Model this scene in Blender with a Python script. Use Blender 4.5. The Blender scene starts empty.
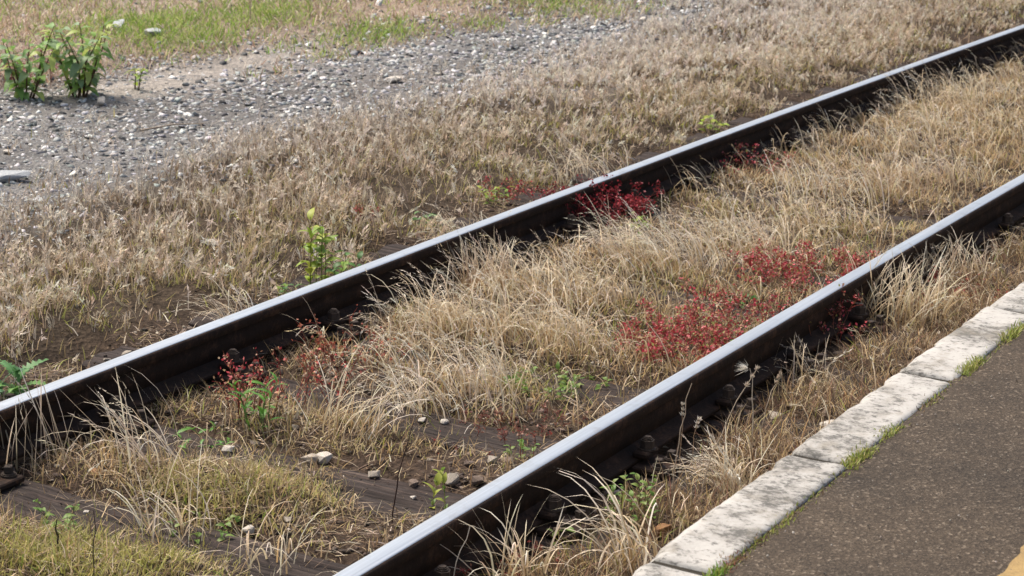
import bpy, bmesh, math, random
import numpy as np
from mathutils import Matrix, Vector

random.seed(11)
rng = np.random.default_rng(11)
scene = bpy.context.scene
COL = scene.collection

# ------------------------------------------------------------------ camera
F_PX, YAW, PITCH, ROLL = 2232.0, 0.4885, 0.2630, 0.0401
RAIL_TOP = 0.170                      # z of the running surface; z = 0 is the top of the sleepers
CAM_Z = RAIL_TOP + 2.052
_fw = np.array([math.cos(PITCH) * math.cos(YAW), math.cos(PITCH) * math.sin(YAW), -math.sin(PITCH)])
_r0 = np.array([math.sin(YAW), -math.cos(YAW), 0.0])
_u0 = np.cross(_r0, _fw)
_rt = _r0 * math.cos(ROLL) + _u0 * math.sin(ROLL)
_up = -_r0 * math.sin(ROLL) + _u0 * math.cos(ROLL)

cam_data = bpy.data.cameras.new('camera')
cam = bpy.data.objects.new('camera', cam_data)
COL.objects.link(cam)
cam.matrix_world = Matrix(((_rt[0], _up[0], -_fw[0], 0), (_rt[1], _up[1], -_fw[1], 0),
                           (_rt[2], _up[2], -_fw[2], CAM_Z), (0, 0, 0, 1)))
cam_data.sensor_width = 36.0
cam_data.lens = F_PX / 1024 * 36.0
cam_data.clip_start = 0.1
cam_data.clip_end = 3000
cam_data.dof.use_dof = True
cam_data.dof.focus_distance = 6.6
cam_data.dof.aperture_fstop = 10.0
scene.camera = cam

# ------------------------------------------------------------------ sky, sun, exposure
SUN_AZ = math.radians(84)             # direction towards the sun, measured from +X (along the track)
SUN_EL = math.radians(57)
world = bpy.data.worlds.new('World')
scene.world = world
world.use_nodes = True
wn = world.node_tree.nodes
sky = wn.new('ShaderNodeTexSky')
sky.sky_type = 'NISHITA'
sky.sun_disc = False
sky.sun_elevation = SUN_EL
sky.sun_rotation = math.pi / 2 - SUN_AZ
sky.air_density = 1.0
sky.dust_density = 6.0
sky.ozone_density = 1.0
wn['Background'].inputs['Strength'].default_value = 0.135
world.node_tree.links.new(sky.outputs[0], wn['Background'].inputs['Color'])

sun_data = bpy.data.lights.new('sun', 'SUN')
sun_data.energy = 2.9
sun_data.angle = math.radians(20)
sun_data.color = (1.0, 0.945, 0.86)
sun = bpy.data.objects.new('sun', sun_data)
COL.objects.link(sun)
_sd = Vector((math.cos(SUN_EL) * math.cos(SUN_AZ), math.cos(SUN_EL) * math.sin(SUN_AZ), math.sin(SUN_EL)))
sun.rotation_euler = (-_sd).to_track_quat('-Z', 'Y').to_euler()
sun.location = (5, 10, 20)

vs = scene.view_settings
vs.view_transform = 'Standard'
vs.look = 'None'
vs.exposure = 0.60
vs.gamma = 1.0
vs.use_curve_mapping = False
scene.render.engine = 'CYCLES'
scene.cycles.use_denoising = True
scene.cycles.max_bounces = 8
scene.cycles.transparent_max_bounces = 4

# ------------------------------------------------------------------ the measured place
GAUGE = 1.504
Y_NEAR, Y_FAR = 2.646, 2.646 + GAUGE  # rail centre lines
CURVE = -0.0016                       # the track bends very slightly
KERB_IN, KERB_OUT, KERB_TOP = 1.726, 1.572, RAIL_TOP + 0.370
SLEEPER_X0, SLEEPER_DX = 5.132, 0.6062
JOINT_X0, JOINT_DX = 3.857, 0.780


def bend(x):
    return CURVE * (np.asarray(x) - 6.0) ** 2


def at(u, v, z=0.0):
    """Point of the horizontal plane z that a pixel of the photograph looks at."""
    d = _fw * F_PX + _rt * (u - 512) + _up * (288 - v)
    t = (z - CAM_Z) / d[2]
    return np.array([0, 0, CAM_Z]) + d * t


def project(p):
    q = np.asarray(p, dtype=float) - np.array([0, 0, CAM_Z])
    w = q @ _fw
    return 512 + F_PX * (q @ _rt) / w, 288 - F_PX * (q @ _up) / w, w


# ------------------------------------------------------------------ noise
def _hash(ix, iy, seed):
    h = (ix.astype(np.int64) * 374761393 + iy.astype(np.int64) * 668265263 + seed * 982451653) & 0x7fffffff
    h = ((h ^ (h >> 13)) * 1274126177) & 0x7fffffff
    return ((h ^ (h >> 16)) & 0xffff) / 65535.0


def vnoise(x, y, scale, seed=0):
    x = np.asarray(x, float) * scale
    y = np.asarray(y, float) * scale
    ix, iy = np.floor(x), np.floor(y)
    fx, fy = x - ix, y - iy
    fx, fy = fx * fx * (3 - 2 * fx), fy * fy * (3 - 2 * fy)
    a, b = _hash(ix, iy, seed), _hash(ix + 1, iy, seed)
    c, d = _hash(ix, iy + 1, seed), _hash(ix + 1, iy + 1, seed)
    return (a * (1 - fx) + b * fx) * (1 - fy) + (c * (1 - fx) + d * fx) * fy


def fbm(x, y, scale, seed=0, octaves=3):
    t, s, n = 0, 0, 1.0
    for k in range(octaves):
        t = t + n * vnoise(x, y, scale * 2 ** k, seed + 17 * k)
        s += n
        n *= 0.5
    return t / s


def smooth(a, b, x):
    t = np.clip((np.asarray(x, float) - a) / (b - a), 0, 1)
    return t * t * (3 - 2 * t)


def blobs(x, y, items):
    """Soft spots on the ground: items are (photo u, v, radius along, radius across, weight)."""
    out = np.zeros(np.shape(x))
    for u, v, ra, rc, wgt in items:
        p = at(u, v)
        out = np.maximum(out, wgt * np.exp(-(((x - p[0]) / ra) ** 2 + ((y - p[1]) / rc) ** 2)))
    return out


def polyline_y(pix):
    pts = sorted([tuple(at(u, v)[:2]) for u, v in pix])
    return np.array([p[0] for p in pts]), np.array([p[1] for p in pts])


# edge between the dry grass and the gravel, and between the gravel and the rough grass behind it
GRAVEL_NEAR = polyline_y([(-160, 300), (0, 232), (100, 192), (200, 158), (300, 128), (400, 108), (480, 98), (560, 74), (625, 46), (705, 14), (760, -12)])
GRAVEL_FAR = polyline_y([(-160, 104), (0, 92), (100, 88), (160, 70), (290, 54), (400, 40), (500, 26), (560, 14), (640, 4), (700, -8)])


def d_gravel_near(x, y):               # > 0 : on the gravel side
    return y - np.interp(x, *GRAVEL_NEAR)


def d_gravel_far(x, y):                # > 0 : beyond the gravel
    return y - np.interp(x, *GRAVEL_FAR)


BARE = [(400, 482, .30, .22, 1.0), (300, 560, .25, .2, .9), (90, 505, .2, .30, .9), (200, 545, .15, .3, .8), (365, 395, .22, .28, .9), (480, 432, .24, .28, 1.0),
        (590, 385, .16, .2, .8), (310, 455, .2, .2, .7), (430, 415, .2, .2, .8), (330, 545, .2, .3, .7),
        (185, 432, .2, .15, .7), (555, 425, .2, .2, .8), (520, 545, .3, .12, .7), (660, 455, .3, .12, .6),
        (105, 350, .30, .24, 1), (205, 310, .22, .22, 1), (280, 282, .18, .18, .8), (390, 243, .28, .2, .9),
        (535, 192, .30, .24, 1), (592, 168, .28, .24, 1), (655, 150, .3, .22, 1), (735, 120, .35, .2, .9), (830, 80, .3, .2, .7),
        (480, 213, .25, .18, .8)]


MOUNDS = [(235, 492, .30, .22, 1), (300, 492, .16, .16, .7), (40, 572, .4, .25, .8), (140, 570, .3, .22, .8), (345, 435, .25, .15, .5)]


def sleeper_dist(x):
    k = (np.asarray(x) - SLEEPER_X0) / SLEEPER_DX
    return np.abs(k - np.round(k)) * SLEEPER_DX


def ground_z(x, y):
    x, y = np.asarray(x, float), np.asarray(y, float)
    yy = y - bend(x)
    z = 0.030 * (fbm(x, y, 1.7, 3) - .5) + 0.022 * (fbm(x, y, 7.0, 5) - .5)
    track = smooth(Y_NEAR - .9, Y_NEAR - .5, yy) * (1 - smooth(Y_FAR + .55, Y_FAR + .8, yy))
    on_sl = 1 - smooth(.10, .19, sleeper_dist(x))
    z = z + track * (0.004 - 0.036 * on_sl + .032 * (fbm(x, y, 3.2, 19) - .5)) - .018 * smooth(Y_FAR, Y_FAR + .1, yy) * (1 - smooth(Y_FAR + .55, Y_FAR + .8, yy))
    for yr in (Y_NEAR, Y_FAR):
        z = z - 0.022 * np.exp(-((yy - yr) / .11) ** 2)
    z = z - 0.02 * (1 - smooth(Y_NEAR - .75, Y_NEAR - .35, yy))
    z = z + 0.02 * smooth(Y_FAR + .6, Y_FAR + 1.3, yy)
    g = smooth(-.3, .3, d_gravel_near(x, y)) * (1 - smooth(0, .6, d_gravel_far(x, y)))
    z = z - 0.03 * g
    z = z + 0.05 * smooth(0, 1.2, d_gravel_far(x, y)) * (0.4 + fbm(x, y, .8, 9))
    z = z - track * .020 * blobs(x, y, BARE) + track * .04 * blobs(x, y, MOUNDS)
    far = np.hypot(x - 10, y - 6)
    return z * (1 - smooth(30, 60, far))


# ------------------------------------------------------------------ mesh helpers
def new_object(name, me, mat=None, parent=None):
    o = bpy.data.objects.new(name, me)
    COL.objects.link(o)
    if mat is not None and me is not None and not me.materials:
        me.materials.append(mat)
    if parent is not None:
        o.parent = parent
    return o


def mesh_from(name, v, f, tint=None, sm=False):
    """v (n,3), f (m,3) or (m,4) arrays -> mesh, with an optional point colour attribute."""
    me = bpy.data.meshes.new(name)
    v = np.ascontiguousarray(v, dtype=np.float32)
    f = np.ascontiguousarray(f, dtype=np.int32)
    n, k = f.shape
    me.vertices.add(len(v))
    me.vertices.foreach_set('co', v.ravel())
    me.loops.add(n * k)
    me.loops.foreach_set('vertex_index', f.ravel())
    me.polygons.add(n)
    me.polygons.foreach_set('loop_start', np.arange(0, n * k, k, dtype=np.int32))
    if sm:
        me.polygons.foreach_set('use_smooth', np.ones(n, dtype=bool))
    me.update(calc_edges=True)
    if tint is not None:
        a = me.color_attributes.new('tint', 'FLOAT_COLOR', 'POINT')
        c = np.ones((len(v), 4), dtype=np.float32)
        c[:, :3] = tint
        a.data.foreach_set('color', c.ravel())
    return me


def mesh_bm(name, bm, sm=False):
    me = bpy.data.meshes.new(name)
    bm.to_mesh(me)
    bm.free()
    if sm:
        for p in me.polygons:
            p.use_smooth = True
    return me


def tag(o, label, cat=None, group=None, kind=None):
    if label:
        o['label'] = label
    if cat:
        o['category'] = cat
    if group:
        o['group'] = group
    if kind:
        o['kind'] = kind
    return o


def thing(name, label, cat, loc=(0, 0, 0), rz=0.0, group=None):
    o = bpy.data.objects.new(name, None)
    COL.objects.link(o)
    o.empty_display_size = .05
    o.location = tuple(float(q) for q in loc)
    o.rotation_euler = (0, 0, rz)
    return tag(o, label, cat, group)


def box_bm(x0, x1, y0, y1, z0, z1, bevel=0.0, seg=1):
    bm = bmesh.new()
    bmesh.ops.create_cube(bm, size=1.0)
    for v in bm.verts:
        v.co = Vector((x0 + (v.co.x + .5) * (x1 - x0), y0 + (v.co.y + .5) * (y1 - y0), z0 + (v.co.z + .5) * (z1 - z0)))
    if bevel:
        bmesh.ops.bevel(bm, geom=bm.edges[:], offset=bevel, segments=seg, affect='EDGES')
    return bm


# ------------------------------------------------------------------ materials
def nodes_of(name):
    m = bpy.data.materials.new(name)
    m.use_nodes = True
    nt = m.node_tree
    return m, nt, nt.nodes, nt.links, nt.nodes['Principled BSDF']


def add(nt, kind, **kw):
    n = nt.nodes.new(kind)
    for k, v in kw.items():
        if k in n.inputs:
            n.inputs[k].default_value = v
        else:
            setattr(n, k, v)
    return n


def ramp(nt, fac, stops):
    r = nt.nodes.new('ShaderNodeValToRGB')
    e = r.color_ramp.elements
    while len(e) < len(stops):
        e.new(0.5)
    for el, (p, c) in zip(e, stops):
        el.position = p
        el.color = (*c, 1) if len(c) == 3 else c
    nt.links.new(fac, r.inputs[0])
    return r.outputs[0]


def mix(nt, fac, a, b, mode='MIX'):
    n = nt.nodes.new('ShaderNodeMix')
    n.data_type = 'RGBA'
    n.blend_type = mode
    for s, val in ((n.inputs[0], fac), (n.inputs[6], a), (n.inputs[7], b)):
        if hasattr(val, 'is_linked') or isinstance(val, bpy.types.NodeSocket):
            nt.links.new(val, s)
        elif isinstance(val, (int, float)):
            s.default_value = val
        else:
            s.default_value = (*val, 1)
    return n.outputs[2]


def noise(nt, co, scale, detail=4, rough=.55):
    n = add(nt, 'ShaderNodeTexNoise')
    n.inputs['Scale'].default_value = scale
    n.inputs['Detail'].default_value = detail
    n.inputs['Roughness'].default_value = rough
    nt.links.new(co, n.inputs['Vector'])
    return n.outputs['Fac']


def bump(nt, bsdf, height, strength, dist):
    b = add(nt, 'ShaderNodeBump')
    b.inputs['Strength'].default_value = strength
    b.inputs['Distance'].default_value = dist
    nt.links.new(height, b.inputs['Height'])
    nt.links.new(b.outputs[0], bsdf.inputs['Normal'])


def obj_coord(nt):
    return nt.nodes.new('ShaderNodeTexCoord').outputs['Object']


def mat_tint(name, trans=0.3, rough=.65, spec=.25, noise_amt=0.15):
    """Plant matter: colour from the plant's own tint attribute, thin enough to pass some light."""
    m, nt, N, L, b = nodes_of(name)
    a = add(nt, 'ShaderNodeAttribute', attribute_name='tint')
    g = nt.nodes.new('ShaderNodeNewGeometry')
    n = noise(nt, g.outputs['Position'], 90, 2)
    c = mix(nt, noise_amt, a.outputs['Color'], ramp(nt, n, [(.3, (.35, .33, .3)), (.7, (1.15, 1.12, 1.08))]), 'MULTIPLY')
    L.new(c, b.inputs['Base Color'])
    b.inputs['Roughness'].default_value = rough
    b.inputs['Specular IOR Level'].default_value = spec
    t = add(nt, 'ShaderNodeBsdfTranslucent')
    L.new(c, t.inputs['Color'])
    ms = add(nt, 'ShaderNodeMixShader')
    ms.inputs[0].default_value = trans
    L.new(b.outputs[0], ms.inputs[1])
    L.new(t.outputs[0], ms.inputs[2])
    L.new(ms.outputs[0], N['Material Output'].inputs['Surface'])
    return m


M = {}
M['dry'] = mat_tint('dry_grass', .36)
M['green'] = mat_tint('green_leaf', .38, .5, .35)
M['red'] = mat_tint('red_leaf', .3, .5, .3)
M['twig'] = mat_tint('twig', 0.0, .8, .2)
M['rock'] = mat_tint('stone_chips', 0.0, .85, .2, .5)

# soil: zone tint on the sheet plus fine crumbs
m, nt, N, L, b = nodes_of('soil')
co = obj_coord(nt)
a = add(nt, 'ShaderNodeAttribute', attribute_name='tint')
n1 = noise(nt, co, 9, 6, .65)
n2 = noise(nt, co, 70, 5, .7)
v1 = add(nt, 'ShaderNodeTexVoronoi')
v1.inputs['Scale'].default_value = 55
L.new(co, v1.inputs['Vector'])
c = mix(nt, .6, a.outputs['Color'], ramp(nt, n1, [(.3, (.45, .43, .42)), (.7, (1.35, 1.3, 1.25))]), 'MULTIPLY')
c = mix(nt, .55, c, ramp(nt, n2, [(.35, (.4, .38, .36)), (.68, (1.5, 1.45, 1.4))]), 'MULTIPLY')
c = mix(nt, .35, c, ramp(nt, v1.outputs['Color'], [(.2, (.5, .5, .5)), (.9, (1.6, 1.55, 1.45))]), 'MULTIPLY')
L.new(c, b.inputs['Base Color'])
b.inputs['Roughness'].default_value = .95
b.inputs['Specular IOR Level'].default_value = .1
hh = mix(nt, .5, n2, v1.outputs['Distance'])
bump(nt, b, hh, .9, .02)
M['soil'] = m

# asphalt with pale aggregate
m, nt, N, L, b = nodes_of('asphalt')
co = obj_coord(nt)
v1 = add(nt, 'ShaderNodeTexVoronoi')
v1.inputs['Scale'].default_value = 165
L.new(co, v1.inputs['Vector'])
v2 = add(nt, 'ShaderNodeTexVoronoi')
v2.inputs['Scale'].default_value = 330
L.new(co, v2.inputs['Vector'])
sp = nt.nodes.new('ShaderNodeSeparateColor')
L.new(v1.outputs['Color'], sp.inputs[0])
sp2 = nt.nodes.new('ShaderNodeSeparateColor')
L.new(v2.outputs['Color'], sp2.inputs[0])
n1 = noise(nt, co, 2.4, 7, .68)
n2 = noise(nt, co, 300, 3, .6)
n4 = noise(nt, co, 9, 4, .6)
chip = ramp(nt, sp.outputs[0], [(.0, (.030, .025, .020)), (.35, (.060, .050, .040)), (.78, (.092, .078, .062)), (.92, (.15, .13, .105)), (1.0, (.36, .33, .29))])
chip2 = ramp(nt, sp2.outputs[0], [(.0, (.035, .029, .023)), (.6, (.078, .065, .051)), (.93, (.12, .10, .082)), (1.0, (.30, .275, .24))])
base = mix(nt, .5, chip, chip2)
base = mix(nt, .75, base, ramp(nt, n1, [(.3, (.27, .218, .162)), (.55, (.68, .555, .415)), (.75, (.86, .715, .54))]), 'MULTIPLY')
base = mix(nt, .5, base, ramp(nt, n4, [(.3, (.7, .7, .7)), (.7, (1.2, 1.2, 1.2))]), 'MULTIPLY')
L.new(base, b.inputs['Base Color'])
b.inputs['Roughness'].default_value = .85
b.inputs['Specular IOR Level'].default_value = .25
bump(nt, b, mix(nt, .5, v1.outputs['Distance'], n2), .7, .006)
M['asphalt'] = m

# worn white paint over concrete
m, nt, N, L, b = nodes_of('worn_white_kerb')
co = nt.nodes.new('ShaderNodeNewGeometry').outputs['Position']
oi = nt.nodes.new('ShaderNodeObjectInfo')
n1 = noise(nt, co, 5, 6, .65)
n2 = noise(nt, co, 38, 6, .7)
n3 = noise(nt, co, 120, 4, .7)
paint = ramp(nt, n1, [(.25, (.22, .205, .18)), (.6, (.40, .382, .348))])
wear = mix(nt, .62, n2, n1)
wmask = ramp(nt, wear, [(.40, (1, 1, 1)), (.50, (0, 0, 0))])
conc = ramp(nt, n3, [(.3, (.10, .095, .082)), (.7, (.30, .28, .245))])
c = mix(nt, wmask, paint, conc)
mpk = nt.nodes.new('ShaderNodeMapping')
mpk.inputs['Scale'].default_value = (1, .55, 1)
L.new(co, mpk.inputs['Vector'])
n5 = noise(nt, mpk.outputs[0], 75, 5, .75)
spots = ramp(nt, mix(nt, .35, n5, n1), [(.43, (.92, .92, .92)), (.495, (0, 0, 0))])
c = mix(nt, spots, c, (.085, .08, .07))
dirt = noise(nt, co, 14, 5, .7)
c = mix(nt, ramp(nt, dirt, [(.52, (0, 0, 0)), (.72, (.75, .75, .75))]), c, (.20, .175, .135))
L.new(c, b.inputs['Base Color'])
b.inputs['Roughness'].default_value = .85
bump(nt, b, mix(nt, .5, n2, n3), .6, .008)
M['kerb'] = m

M['joint'] = None
# yellow line paint
m, nt, N, L, b = nodes_of('yellow_paint')
co = obj_coord(nt)
n1 = noise(nt, co, 30, 5, .7)
n2 = noise(nt, co, 160, 4, .7)
c = ramp(nt, n1, [(.3, (.22, .14, .05)), (.65, (.34, .225, .08))])
c = mix(nt, ramp(nt, n2, [(.30, (1, 1, 1)), (.40, (0, 0, 0))]), c, (.10, .08, .06))
L.new(c, b.inputs['Base Color'])
b.inputs['Roughness'].default_value = .8
bump(nt, b, n2, .6, .005)
M['yellow'] = m

# polished running surface
m, nt, N, L, b = nodes_of('polished_steel')
co = obj_coord(nt)
mp = nt.nodes.new('ShaderNodeMapping')
mp.inputs['Scale'].default_value = (.6, 60, 60)
L.new(co, mp.inputs['Vector'])
n1 = noise(nt, mp.outputs[0], 3, 4, .6)
n2 = noise(nt, co, 14, 5, .7)
c = ramp(nt, n1, [(.3, (.36, .395, .425)), (.7, (.50, .54, .575))])
c = mix(nt, ramp(nt, n2, [(.55, (0, 0, 0)), (.78, (.55, .55, .55))]), c, (.26, .235, .21))
n9 = noise(nt, co, 3.5, 5, .7)
c = mix(nt, ramp(nt, n9, [(.35, (.35, .35, .35)), (.6, (0, 0, 0))]), c, (.42, .42, .42))
L.new(c, b.inputs['Base Color'])
b.inputs['Metallic'].default_value = .62
r_ = ramp(nt, n1, [(.2, (.30, .30, .30)), (.8, (.46, .46, .46))])
L.new(r_, b.inputs['Roughness'])
M['steel'] = m


def mat_mottled(name, stops, scale, rough=.85, bump_s=.5, dist=.006, metallic=0.0, stretch=None):
    m, nt, N, L, b = nodes_of(name)
    co = obj_coord(nt)
    if stretch:
        mp = nt.nodes.new('ShaderNodeMapping')
        mp.inputs['Scale'].default_value = stretch
        L.new(co, mp.inputs['Vector'])
        co = mp.outputs[0]
    n1 = noise(nt, co, scale, 6, .65)
    n2 = noise(nt, co, scale * 6, 4, .7)
    L.new(ramp(nt, mix(nt, .35, n1, n2), stops), b.inputs['Base Color'])
    b.inputs['Roughness'].default_value = rough
    b.inputs['Metallic'].default_value = metallic
    b.inputs['Specular IOR Level'].default_value = .25
    bump(nt, b, n2, bump_s, dist)
    return m


M['rust'] = mat_mottled('rusted_steel', [(.3, (.012, .008, .006)), (.52, (.026, .015, .010)), (.66, (.075, .040, .024))], 14, .9, .5, .004)
M['joint'] = mat_mottled('dark_joint_dirt', [(.3, (.015, .013, .010)), (.7, (.05, .042, .03))], 40, .95, .6, .006)
M['bolt'] = mat_mottled('worn_bolt_steel', [(.3, (.03, .023, .019)), (.7, (.085, .065, .052))], 30, .7, .4, .003, .3)
M['wood'] = mat_mottled('weathered_sleeper_wood', [(.3, (.014, .0105, .009)), (.5, (.036, .026, .022)), (.72, (.088, .069, .058))], 5, .92, .9, .012, 0, (14, 1.1, 14))
m = M['wood']
nt = m.node_tree
b = nt.nodes['Principled BSDF']
mp = nt.nodes.new('ShaderNodeMapping')
mp.inputs['Scale'].default_value = (38, 1.6, 10)
nt.links.new(obj_coord(nt), mp.inputs['Vector'])
cr = noise(nt, mp.outputs[0], 1.0, 5, .6)
old = b.inputs['Base Color'].links[0].from_socket
mp2 = nt.nodes.new('ShaderNodeMapping')
mp2.inputs['Scale'].default_value = (110, 6, 20)
nt.links.new(obj_coord(nt), mp2.inputs['Vector'])
cr2 = noise(nt, mp2.outputs[0], 1.0, 4, .6)
cr = mix(nt, .4, cr, cr2)
cm = ramp(nt, cr, [(.40, (.12, .12, .12)), (.47, (.9, .9, .9)), (.56, (1.1, 1.1, 1.1)), (.64, (2.1, 2.0, 1.9))])
nt.links.new(mix(nt, 1.0, old, cm, 'MULTIPLY'), b.inputs['Base Color'])
bump(nt, b, cr, 1.0, .02)
M['stone_warm'] = mat_mottled('pale_stone', [(.3, (.24, .20, .155)), (.7, (.50, .44, .36))], 18, .9, .6, .006)
M['stone_grey'] = mat_mottled('grey_stone', [(.3, (.30, .31, .315)), (.7, (.50, .52, .525))], 14, .9, .6, .006)
M['stone_slab'] = mat_mottled('slab_stone', [(.3, (.26, .272, .275)), (.7, (.42, .44, .445))], 20, .9, .6, .006)
M['stone_dark'] = mat_mottled('brown_stone', [(.3, (.09, .065, .05)), (.7, (.25, .19, .15))], 18, .9, .6, .006)
M['stone_white'] = mat_mottled('white_stone', [(.3, (.36, .32, .27)), (.7, (.62, .57, .50))], 18, .9, .6, .006)
M['stone_rust'] = mat_mottled('orange_stone', [(.3, (.22, .11, .05)), (.7, (.42, .24, .12))], 18, .9, .6, .006)

# ------------------------------------------------------------------ ground sheet
def axis(lo, a, b, hi, step):
    fine = np.arange(a, b + step * .5, step)
    k = np.geomspace(.4, 1, 14)
    left = a - np.geomspace(.15, a - lo, 16)[::-1]
    right = b + np.geomspace(.15, hi - b, 18)
    return np.concatenate([left, fine, right])


def zone_tint(x, y):
    yy = y - bend(x)
    c = np.empty((len(x), 3))
    c[:] = (.065, .050, .036)                                          # soil under the dry grass
    g = (smooth(-.35, .25, d_gravel_near(x, y)) * (1 - smooth(-.1, .5, d_gravel_far(x, y))))[:, None]
    c = c * (1 - g) + np.array((.185, .186, .186)) * g
    f = smooth(.0, .5, d_gravel_far(x, y))[:, None]
    c = c * (1 - f) + np.array((.29, .235, .195)) * f
    t = (smooth(Y_NEAR - .8, Y_NEAR - .4, yy) * (1 - smooth(Y_FAR + .45, Y_FAR + .75, yy)))[:, None]
    c = c * (1 - t) + np.array((.062, .045, .034)) * t
    s = (1 - smooth(Y_NEAR - .7, Y_NEAR - .4, yy))[:, None]
    c = c * (1 - s) + np.array((.07, .052, .037)) * s
    p = blobs(x, y, [(150, 84, .7, .35, 1), (200, 72, .8, .35, 1), (250, 60, .8, .3, 1), (290, 50, .7, .3, .8), (120, 18, .6, .6, .5), (560, 92, .5, .4, .4)])[:, None]
    c = c * (1 - .8 * p) + np.array((.37, .345, .315)) * .8 * p
    d = blobs(x, y, [(260, 92, 1.0, .35, .7), (390, 82, 1.0, .3, .7), (470, 72, .9, .4, .5)])[:, None]
    c = c * (1 - .6 * d) + np.array((.10, .085, .075)) * .6 * d
    return c * (0.75 + .5 * fbm(x, y, 1.3, 31)[:, None])


gx = axis(-400, 3.2, 19.5, 900, .055)
gy = axis(-400, 1.4, 16.5, 900, .055)
GX, GY = np.meshgrid(gx, gy, indexing='ij')
nx, ny = len(gx), len(gy)
gv = np.stack([GX.ravel(), GY.ravel(), ground_z(GX, GY).ravel()], 1)
ii = (np.arange(nx - 1)[:, None] * ny + np.arange(ny - 1)[None, :]).ravel()
ground = new_object('ground', mesh_from('ground', gv, np.stack([ii, ii + ny, ii + ny + 1, ii + 1], 1), zone_tint(gv[:, 0], gv[:, 1]), True), M['soil'])
tag(ground, None, None, None, 'structure')

# ------------------------------------------------------------------ platform
xs = np.concatenate([[-60, -20, -5], np.arange(0, 16, .12), [20, 30, 45, 60]])
cross = [(KERB_OUT + .004, -.007), (KERB_OUT - .03, -.004), (1.2, -.004), (.6, -.002), (.0, 0.0), (-12, .02)]
pv, pf = [], []
for x in xs:
    for k, (y, dz) in enumerate(cross):
        pv.append((x, y + float(bend(x)) * (k < 4) + (.006 * random.uniform(-1, 1) if k == 0 else 0), KERB_TOP + dz + (.003 * (vnoise(x, y, 3, 4) - .5))))
nc = len(cross)
for i in range(len(xs) - 1):
    for k in range(nc - 1):
        pf.append((i * nc + k, i * nc + k + 1, (i + 1) * nc + k + 1, (i + 1) * nc + k))
pf = [tuple(reversed(q)) for q in pf]
platform = new_object('platform', mesh_from('platform', np.array(pv), np.array(pf), None, True), M['asphalt'])
tag(platform, None, None, None, 'structure')

# yellow line along the platform, worn edge
yl0 = at(998, 576, KERB_TOP)
yl1 = at(1024, 552, KERB_TOP)
YL = (yl0[1] + yl1[1]) / 2 - float(bend(5.0)) + .002
bm = bmesh.new()
prev = None
for x in np.arange(0, 14, .025):
    e = .008 * (vnoise(x, 0, 22, 8) - .5) + .006 * random.uniform(-1, 1)
    yc = float(bend(x)) + YL
    r0 = bm.verts.new((x, yc + e, KERB_TOP + .004))
    r1 = bm.verts.new((x, yc - .30 + .006 * random.uniform(-1, 1), KERB_TOP + .004))
    if prev:
        bm.faces.new((prev[0], prev[1], r1, r0))
    prev = (r0, r1)
tag(new_object('painted_line', mesh_bm('painted_line', bm), M['yellow']), 'ochre yellow painted line on the brown asphalt platform, bottom right corner', 'road marking')

# kerb of separate stones
kerb = thing('platform_kerb', 'worn white painted kerb of long stones edging the asphalt platform', 'kerb', (0, 0, 0))
for k in range(-2, 16):
    x0, x1 = JOINT_X0 + k * JOINT_DX, JOINT_X0 + (k + 1) * JOINT_DX
    gap = .022 + .006 * random.random()
    bm = bmesh.new()
    NXK, NYK, NZK = 36, 9, 7
    bmesh.ops.create_cube(bm, size=1.0)
    bmesh.ops.subdivide_edges(bm, edges=[e for e in bm.edges if abs(e.verts[0].co.x - e.verts[1].co.x) > .5], cuts=NXK, use_grid_fill=True)
    bmesh.ops.subdivide_edges(bm, edges=[e for e in bm.edges if abs(e.verts[0].co.y - e.verts[1].co.y) > .5], cuts=NYK, use_grid_fill=True)
    bmesh.ops.subdivide_edges(bm, edges=[e for e in bm.edges if abs(e.verts[0].co.z - e.verts[1].co.z) > .5], cuts=NZK, use_grid_fill=True)
    H, W, Ln = .62, KERB_IN - KERB_OUT, x1 - x0 - gap
    tilt = random.uniform(-.012, .012)
    lift = random.uniform(-.0012, .0012)
    yoff = random.uniform(-.003, .003)
    for v in bm.verts:
        lx, ly, lz = v.co.x * Ln, v.co.y * W, v.co.z
        # rounded upper edges
        top = (lz + .5) ** 3
        zz = -H + H * (1 - (1 - (lz + .5)) ** 1.0) if False else (lz - .5) * H
        px, py, pz = x0 + gap / 2 + Ln / 2 + lx, ly, zz
        r = .017 if ly > 0 else .006
        ey, ex, ez = max(0, abs(ly) - (W / 2 - r)), max(0, abs(lx) - (Ln / 2 - .010)), max(0, pz + r)
        n = float(fbm(px * 1.0, ly + 3, 18, 40 + k, 3)) - .5
        if pz > -.001:
            pz -= ey ** 2 / r * .65 + ex ** 2 / .01 * .75
            pz += n * .007 - .012 * max(0, n - .22)
        py += (n * .003 if abs(ly) > W / 2 - .004 else 0)
        chip = float(vnoise(px, 5, 17, 77 + k)) * .75 + .25 * float(vnoise(px, 9, 60, 78 + k))
        if ly > W / 2 - .02 and pz > -.03 and chip > .6:
            py -= (chip - .6) * .016
            pz -= (chip - .6) * .022
        yb = float(bend(px))
        v.co = Vector((px, (KERB_IN + KERB_OUT) / 2 + py + yb + yoff, KERB_TOP + pz + lift + tilt * (ly)))
    new_object('kerb_stone', mesh_bm('kerb_stone', bm, True), M['kerb'], kerb)
    yj = float(bend(x0))
    jm = box_bm(x0 - gap * .5 - .004, x0 + gap * .5 + .004, KERB_OUT + yj + .006, KERB_IN + yj - .012, KERB_TOP - .5, KERB_TOP - .012)
    new_object('joint_filling', mesh_bm('joint_filling', jm), M['joint'], kerb)

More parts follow.
